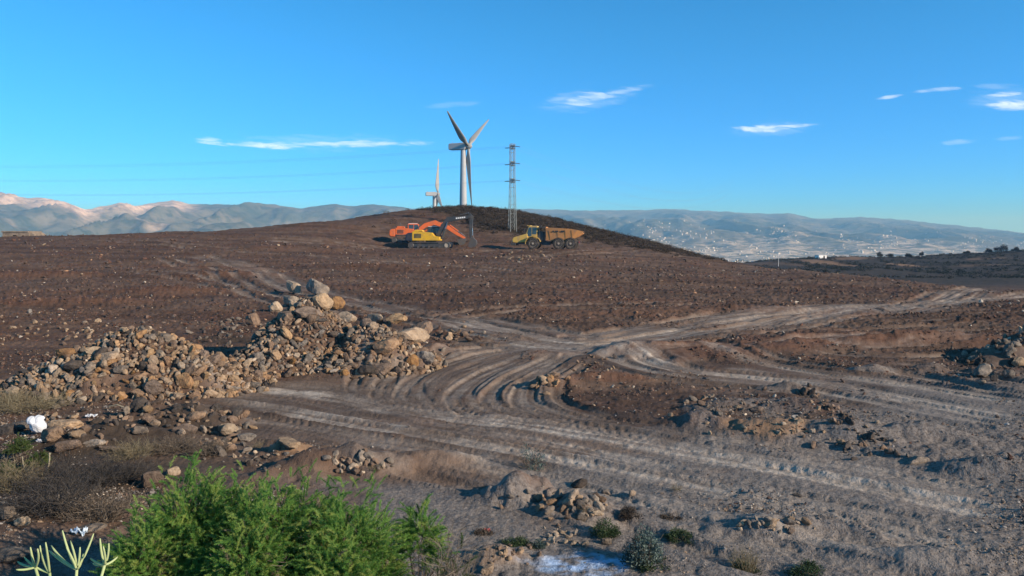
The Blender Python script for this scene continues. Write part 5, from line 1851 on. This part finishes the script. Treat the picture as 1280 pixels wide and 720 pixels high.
stems_part(root, 'stems', TWIG, rg_, 18, .3, .3, .006, .25, .12, 4, .6)

# dead dark brush and dry scrub at the left
for (px, py, r, h, mt, n, lab) in [
        (92, 612, .85, .62, DARKTWIG, 150, 'dark dead brush, the blackest bush in front of the boulder row'),
        (150, 600, .70, .45, DARKTWIG, 110, 'dark dead brush between the blackest bush and the brown boulder'),
        (60, 640, .75, .5, DARKTWIG, 130, 'grey brown dry brush above the lower left boulders'),
        (122, 650, .60, .46, TWIG, 110, 'grey brown dry brush left of the shady feathery shrub'),
        (20, 612, .6, .6, DRY, 110, 'straw coloured dry bush at the left frame edge'),
        (165, 572, .55, .36, DRY, 100, 'straw coloured dry bush behind the dark dead brush'),
        (215, 563, .65, .30, TWIG, 110, 'low grey dry scrub in front of the low dark heap'),
        (262, 566, .5, .26, TWIG, 90, 'low grey dry scrub just behind the tall feathery shrub'),
        (40, 512, 1.0, .42, DRY, 120, 'pale dry bush behind the white sack'),
        (8, 505, .8, .42, DRY, 90, 'pale dry bush at the left frame edge behind the boulders')]:
    root, y = plant('dry_bush', lab, 'bush', px, py, 'dry and dead bushes at the left')
    stems_part(root, 'stems', mt, rg_, n, r, h, .0065, .3, r * .4, 6, .7, .35)
    leaf_part(root, 'leaves', mt, rg_, 1600, r * .85, h * .8, .045, .010, 20, .5, tb=.45)
for (px, py, r, h, lab) in [(24, 574, .26, .50, 'small bright olive bush left of the looping bare stem'), (49, 588, .17, .40, 'smallest olive green tuft beside the looping bare stem'),
                            (6, 606, .26, .42, 'olive green bush cut by the left frame edge')]:
    root, y = plant('olive_bush', lab, 'bush', px, py, 'small olive green bushes at the left')
    stems_part(root, 'stems', TWIG, rg_, 16, r * .8, h * .8, .006, .2, .05, 3, .5)
    feather_part(root, 'foliage', OLIVE, rg_, (0, 0, h * .35), r * .7, h * .5, 170, 80, (.08, .16), .04, .005, .6)
# looping bare stem
x, y, z = at(45, 603)
pts = []
for t in np.linspace(0, 1, 14):
    a = PI * (.95 + 1.15 * t)
    pts.append((x + .24 * math.cos(a), y + .03 * math.sin(a * 2), z + .40 + .40 * math.sin(a)))
mb = MB(); mb.tube(pts, .012, 6)
o = mb.build('bare_stem', simple('bare pale stem', (.30, .26, .18), .8, 0, (.16, .13, .09), .5, 8))
tag(o, 'pale bare stem looping between the two little olive bushes', 'stem')
# pale succulent with finger like stems
xs0, ys0 = bx(86, 7.5), 7.5
zs0 = float(zat(xs0, ys0))
root = tag(empty('succulent', (xs0, ys0, zs0 - .06)), 'pale green succulent with upright finger stems at the lower left corner', 'succulent')
rs = np.random.default_rng(7)
def local(px, py, dy=0.0):
    return np.array((bx(px, ys0 + dy) - xs0, dy, EYE - (py - HOR) / F * (ys0 + dy) - (zs0 - .06)))
for (node, tips_) in [((44, 709), [(38, 684, .3), (47, 686, .8), (22, 702, -1), (20, 712, -.6)]), ((62, 716), [(50, 682, -.5), (57, 678, .2), (30, 696, -1)]),
                      ((96, 712), [(78, 663, -.5), (83, 684, .3), (100, 684, .6), (104, 692, .9), (61, 688, -1), (64, 682, -.8), (117, 667, .6), (88, 676, -.2)]),
                      ((131, 706), [(125, 673, -.4), (136, 679, .4), (147, 696, 1), (113, 698, -.9), (116, 704, -.8), (129, 683, 0)])]:
    base = np.array((local(node[0] * .5 + 88 * .5, 740)[0], 0, 0.0)); nd = local(*node, rs.uniform(-.1, .1))
    mb = MB(); mb.tube([base, (base + nd) / 2 + rs.normal(size=3) * .01, nd], [.016, .0145, .013], 8)
    st_ = mb.build('branch', SUCC, root, smooth=True)
    parts_ = [st_]
    for (tx, ty, k) in tips_:
        tp = local(tx, ty, rs.uniform(-.16, .16))
        m1 = nd * .55 + tp * .45 + np.array((k * .022 + rs.normal() * .014, 0, -.022)); 
        p = [tuple(nd * (1 - t) ** 2 + 2 * m1 * t * (1 - t) + tp * t * t) for t in np.linspace(0, 1, 8)]
        mb = MB(); mb.tube(p, [.0105, .0108, .011, .011, .0108, .0102, .0092, .005], 8)
        parts_.append(mb.build('finger_stem', SUCC, root, smooth=True))
    for o in parts_:
        a = o.data.attributes.new('tint', 'FLOAT', 'POINT')
        a.data.foreach_set('value', np.clip(np.array([.15 + v.co.z * 1.4 for v in o.data.vertices], np.float32) + rs.normal() * .12, 0, 1))

# shrubs of the near ground right of the lime
root, y = plant('blue_grey_shrub', 'blue grey leafy shrub, the largest on the near ground', 'shrub', 806, 706)
stems_part(root, 'stems', TWIG, rg_, 20, .26, .45, .006, .2, .08, 3, .5)
leaf_part(root, 'foliage', BLUEGR, rg_, 5200, .31, .50, .038, .017, 26, .34)
leaf_part(root, 'lower_foliage', DKGREEN, rg_, 1500, .34, .2, .036, .016, 16, .35)
for (px, py, r, h, mt, n, lab) in [
        (756, 668, .26, .26, DKGREEN, 3200, 'dark green rounded shrub left of the blue grey one'),
        (850, 671, .25, .13, DKGREEN, 2200, 'low dark green shrub right of the blue grey one'),
        (786, 643, .22, .15, BRUSH, 2000, 'brown dry cushion plant above the blue grey shrub'),
        (838, 648, .22, .07, BRUSH, 1500, 'flat blackish mat plant right of the brown cushion'),
        (645, 682, .30, .12, DKGREEN, 2600, 'low green mat shrub between dry shrub and spilt lime'),
        (672, 684, .14, .13, BLUEGR, 1100, 'little grey green shrub at the right end of the mat'),
        (1008, 716, .28, .16, DKGREEN, 2400, 'dark green low shrub at the bottom right of the gravel'),
        (604, 668, .20, .08, BRUSH, 1000, 'dark dry twiggy mat left of the low green mat')]:
    root, y = plant('low_shrub', lab, 'shrub', px, py, 'low shrubs on the near ground')
    stems_part(root, 'stems', TWIG, rg_, 14, r * .8, h * .8, .004, .2, r * .3, 2, .5)
    leaf_part(root, 'foliage', mt, rg_, n, r, h, .026, .012, 18, .36)
root, y = plant('grass_tuft', 'dry straw tuft with green base at the bottom right', 'grass tuft', 932, 712)
stems_part(root, 'stalks', DRY, rg_, 130, .26, .36, .0028, .2, .14, 2, .5, .4)
leaf_part(root, 'green_base', DKGREEN, rg_, 1500, .24, .12, .04, .008, 14, .4)
root, y = plant('sapling', 'sparse grey green sapling growing on the spoil mound', 'sapling', 664, 588)
stems_part(root, 'stems', TWIG, rg_, 14, .36, .62, .007, .25, .08, 5, .6, .4)
leaf_part(root, 'foliage', BLUEGR, rg_, 520, .34, .58, .045, .02, 18, .3, tb=.5)
for (px, py, r, h, lab) in [(730, 640, .10, .2, 'dry twig tuft on the right slope of the spoil mound'), (845, 612, .14, .14, 'dry weed at the edge of the lower tracks'), (470, 588, .16, .2, 'dry weed tuft behind the right feathery shrub'),
                            (320, 560, .2, .22, 'dry weed tuft beside the long tan slab rock')]:
    root, y = plant('dry_weed', lab, 'weed', px, py, 'dry weeds')
    stems_part(root, 'stalks', DRY, rg_, 40, r, h, .0035, .25, r * .4, 3, .6, .3)

# ------------------------------------------------------------------ litter
SACK = simple('white plastic sack', (.62, .64, .67), .5, 0, (.46, .48, .52), .6, 5)
x, y, z = at(50, 541)
bm = bmesh.new(); bmesh.ops.create_icosphere(bm, subdivisions=5, radius=1)
rs_ = np.random.default_rng(3)
for v in bm.verts:
    d = v.co.copy()
    f = 1 + .10 * math.sin(3 * d.x + 2 * d.z + 1) + .035 * math.sin(7 * d.z + 4 * d.x) + .025 * math.sin(9 * d.x - 6 * d.y) + .022 * math.sin(19 * d.x + 7 * d.z) * math.sin(9 * d.y + 13 * d.z) + .012 * math.sin(33 * d.z + 21 * d.y)
    if d.z > .35:
        f *= 1 + .32 * abs(d.x) - .18 * (1 - abs(d.x))         # a tied neck leaves two ears
    v.co = Vector((d.x * .17 * f, d.y * .14 * f, d.z * .22 * f))
me = bpy.data.meshes.new('white_sack'); bm.to_mesh(me); bm.free()
me.polygons.foreach_set('use_smooth', [True] * len(me.polygons))
o = link('white_sack', me, SACK, None, (x, y - .1, z + .21)); o.rotation_euler = (0.15, -.25, .3)
tag(o, 'crumpled white plastic sack lying among the boulders at left', 'sack')


def scrap(name, px, py, w, h, label, cat, col, seed):
    x, y, z = at(px, py)
    n = 14
    rs = np.random.default_rng(seed)
    a, b_ = np.meshgrid(np.linspace(-.5, .5, n), np.linspace(-.5, .5, n))
    zz = .22 * h + h * .5 * (fbm(a * 4, b_ * 4, seed, 3)) + h * .25 * np.abs(a)
    xx_ = a * w * (1 + .2 * vn(b_ * 3, a * 3, seed + 1)); yy_ = b_ * w * .6 * (1 + .25 * vn(a * 3, b_ * 3, seed + 2))
    V_ = np.stack([xx_, yy_, zz], -1).reshape(-1, 3)
    idx = np.arange(n * n).reshape(n, n)
    q = np.stack([idx[:-1, :-1], idx[:-1, 1:], idx[1:, 1:], idx[1:, :-1]], -1).reshape(-1, 4)
    o = link(name, np_mesh(name, V_, q, None, True), col, None, (x, y, z + .01))
    md = o.modifiers.new('thick', 'SOLIDIFY'); md.thickness = .006
    tag(o, label, cat)


scrap('plastic_scrap', 115, 521, .26, .10, 'small crumpled white plastic scrap on dark soil right of the sack', 'plastic scrap', SACK, 4)
scrap('plastic_bag', 100, 668, .20, .14, 'crumpled bluish white plastic bag under the flat grey slab', 'plastic bag', simple('bluish plastic', (.55, .66, .78), .35, 0, (.3, .38, .46), .5, 6), 6)
scrap('paper_scrap', 50, 553, .12, .10, 'pale scrap caught below the white sack', 'paper scrap', simple('faded paper', (.55, .57, .62), .8, 0, (.4, .4, .42), .5, 6), 8)
scrap('red_scrap', 608, 664, .10, .05, 'faded red scrap in the dry twigs near the bottom', 'scrap', simple('faded red plastic', (.34, .07, .07), .6, 0, (.18, .06, .05), .5, 8), 9)
x, y, z = at(150, 513)
mb = MB(); mb.tube([(x - .28, y, z + .10), (x - .05, y - .05, z + .16), (x + .30, y - .1, z + .04)], [.02, .018, .012], 6)
o = mb.build('dead_branch', bpy.data.materials['bare pale stem']); tag(o, 'bleached dead branch lying on dark soil left of the low heap', 'branch')

# ------------------------------------------------------------------ scrub of the hill, trees of the far ridge
rh = np.random.default_rng(77)
VV, TT = [], []
n = 0
while n < 3800:
    px = rh.uniform(430, 960); yv = rh.uniform(112, 158)
    x = bx(px, yv)
    if rh.random() > float(zat(x, yv, scrub)) + .02:
        continue
    n += 1
    r = rh.uniform(.25, .8) * (1.0 + .35 * (rh.random() < .1)); h = r * rh.uniform(.6, 1.0)
    k = 64
    p = norm(rh.normal(size=(k, 3))) * np.array([r, r, h]) * (rh.random(k) ** .4)[:, None]
    p[:, 2] = np.abs(p[:, 2])
    d = norm(p + rh.normal(size=(k, 3)) * .4 * r)
    VV.append(leaf_quads(p + np.array([x, yv, float(zat(x, yv)) - .05]), d, rh.uniform(.09, .20, k), rh.uniform(.05, .11, k), rh))
    TT.append(np.repeat(np.clip(rh.normal(.45, .2) + rh.normal(0, .12, k), 0, 1), 4))
V_ = np.concatenate(VV)
o = link('hill_scrub', np_mesh('hill_scrub', V_, np.arange(len(V_)).reshape(-1, 4), dict(tint=np.concatenate(TT))), BRUSH)
tag(o, 'dark low scrub covering the upper hill', 'scrub', kind='stuff')
VV, TT = [], []
for k_ in range(2600):
    px = rh.uniform(930, 1420); yv = rh.uniform(230, 440)
    x = bx(px, yv)
    if float(zat(x, yv, tan)) > .4 or vn(x / 25, yv / 40, 5) < -.15 and yv < 400:
        continue
    r = rh.uniform(.4, 1.3); h = r * rh.uniform(.5, .9); k = 30
    p = norm(rh.normal(size=(k, 3))) * np.array([r, r, h]) * (rh.random(k) ** .4)[:, None]
    p[:, 2] = np.abs(p[:, 2])
    VV.append(leaf_quads(p + np.array([x, yv, float(zat(x, yv)) - .05]), norm(p + rh.normal(size=(k, 3)) * .4 * r), rh.uniform(.25, .6, k), rh.uniform(.15, .3, k), rh))
    TT.append(np.repeat(np.clip(rh.normal(.4, .2) + rh.normal(0, .12, k), 0, 1), 4))
V_ = np.concatenate(VV)
o = link('ridge_scrub', np_mesh('ridge_scrub', V_, np.arange(len(V_)).reshape(-1, 4), dict(tint=np.concatenate(TT))), RIDGEBUSH)
tag(o, 'dark scrub dotting the far ridge at right', 'scrub', kind='stuff')
for (px, yv, h, r, lab) in [(1100, 395, 3.4, 1.6, 'dark tree at the left of the far ridge group beside the pale cut'), (1113, 400, 2.4, 2.2, 'low spreading dark tree right of the pale bank on the far ridge'),
                            (1136, 405, 2.4, 2.0, 'low dark bushy tree in the middle of the far ridge'), (1152, 408, 3.0, 1.2, 'slim dark tree in the middle of the far ridge'),
                            (1236, 408, 3.4, 1.7, 'dark tree left of the tallest tree on the far right ridge'), (1247, 410, 4.0, 1.9, 'second tallest dark tree at the far right ridge'),
                            (1254, 405, 5.4, 2.1, 'tallest dark tree on the far right ridge'), (1270, 408, 3.2, 2.0, 'dark tree right of the tallest tree near the frame edge'), (1208, 412, 2.4, 2.0, 'low dark tree on the ridge left of the right edge group')]:
    x = bx(px, yv); z = float(zat(x, yv))
    root = tag(empty('tree', (x, yv, z - .1)), lab, 'tree', 'dark trees on the far right ridge')
    mb = MB()
    mb.tube([(0, 0, 0), (.08, 0, h * .35), (0, .05, h * .7)], [.16, .12, .05], 6)
    for a in range(4):
        mb.tube([(.05, 0, h * .3), (math.cos(a * 1.7) * r * .6, math.sin(a * 1.7) * r * .6, h * .7)], [.08, .03], 5)
    o = mb.build('trunk', TWIG, root)
    cp = leaf_part(root, 'crown', RIDGEBUSH, rh, 900, r, h * .62, .38, .22, 12, .42)
    cp.location = (0, 0, h * .36)
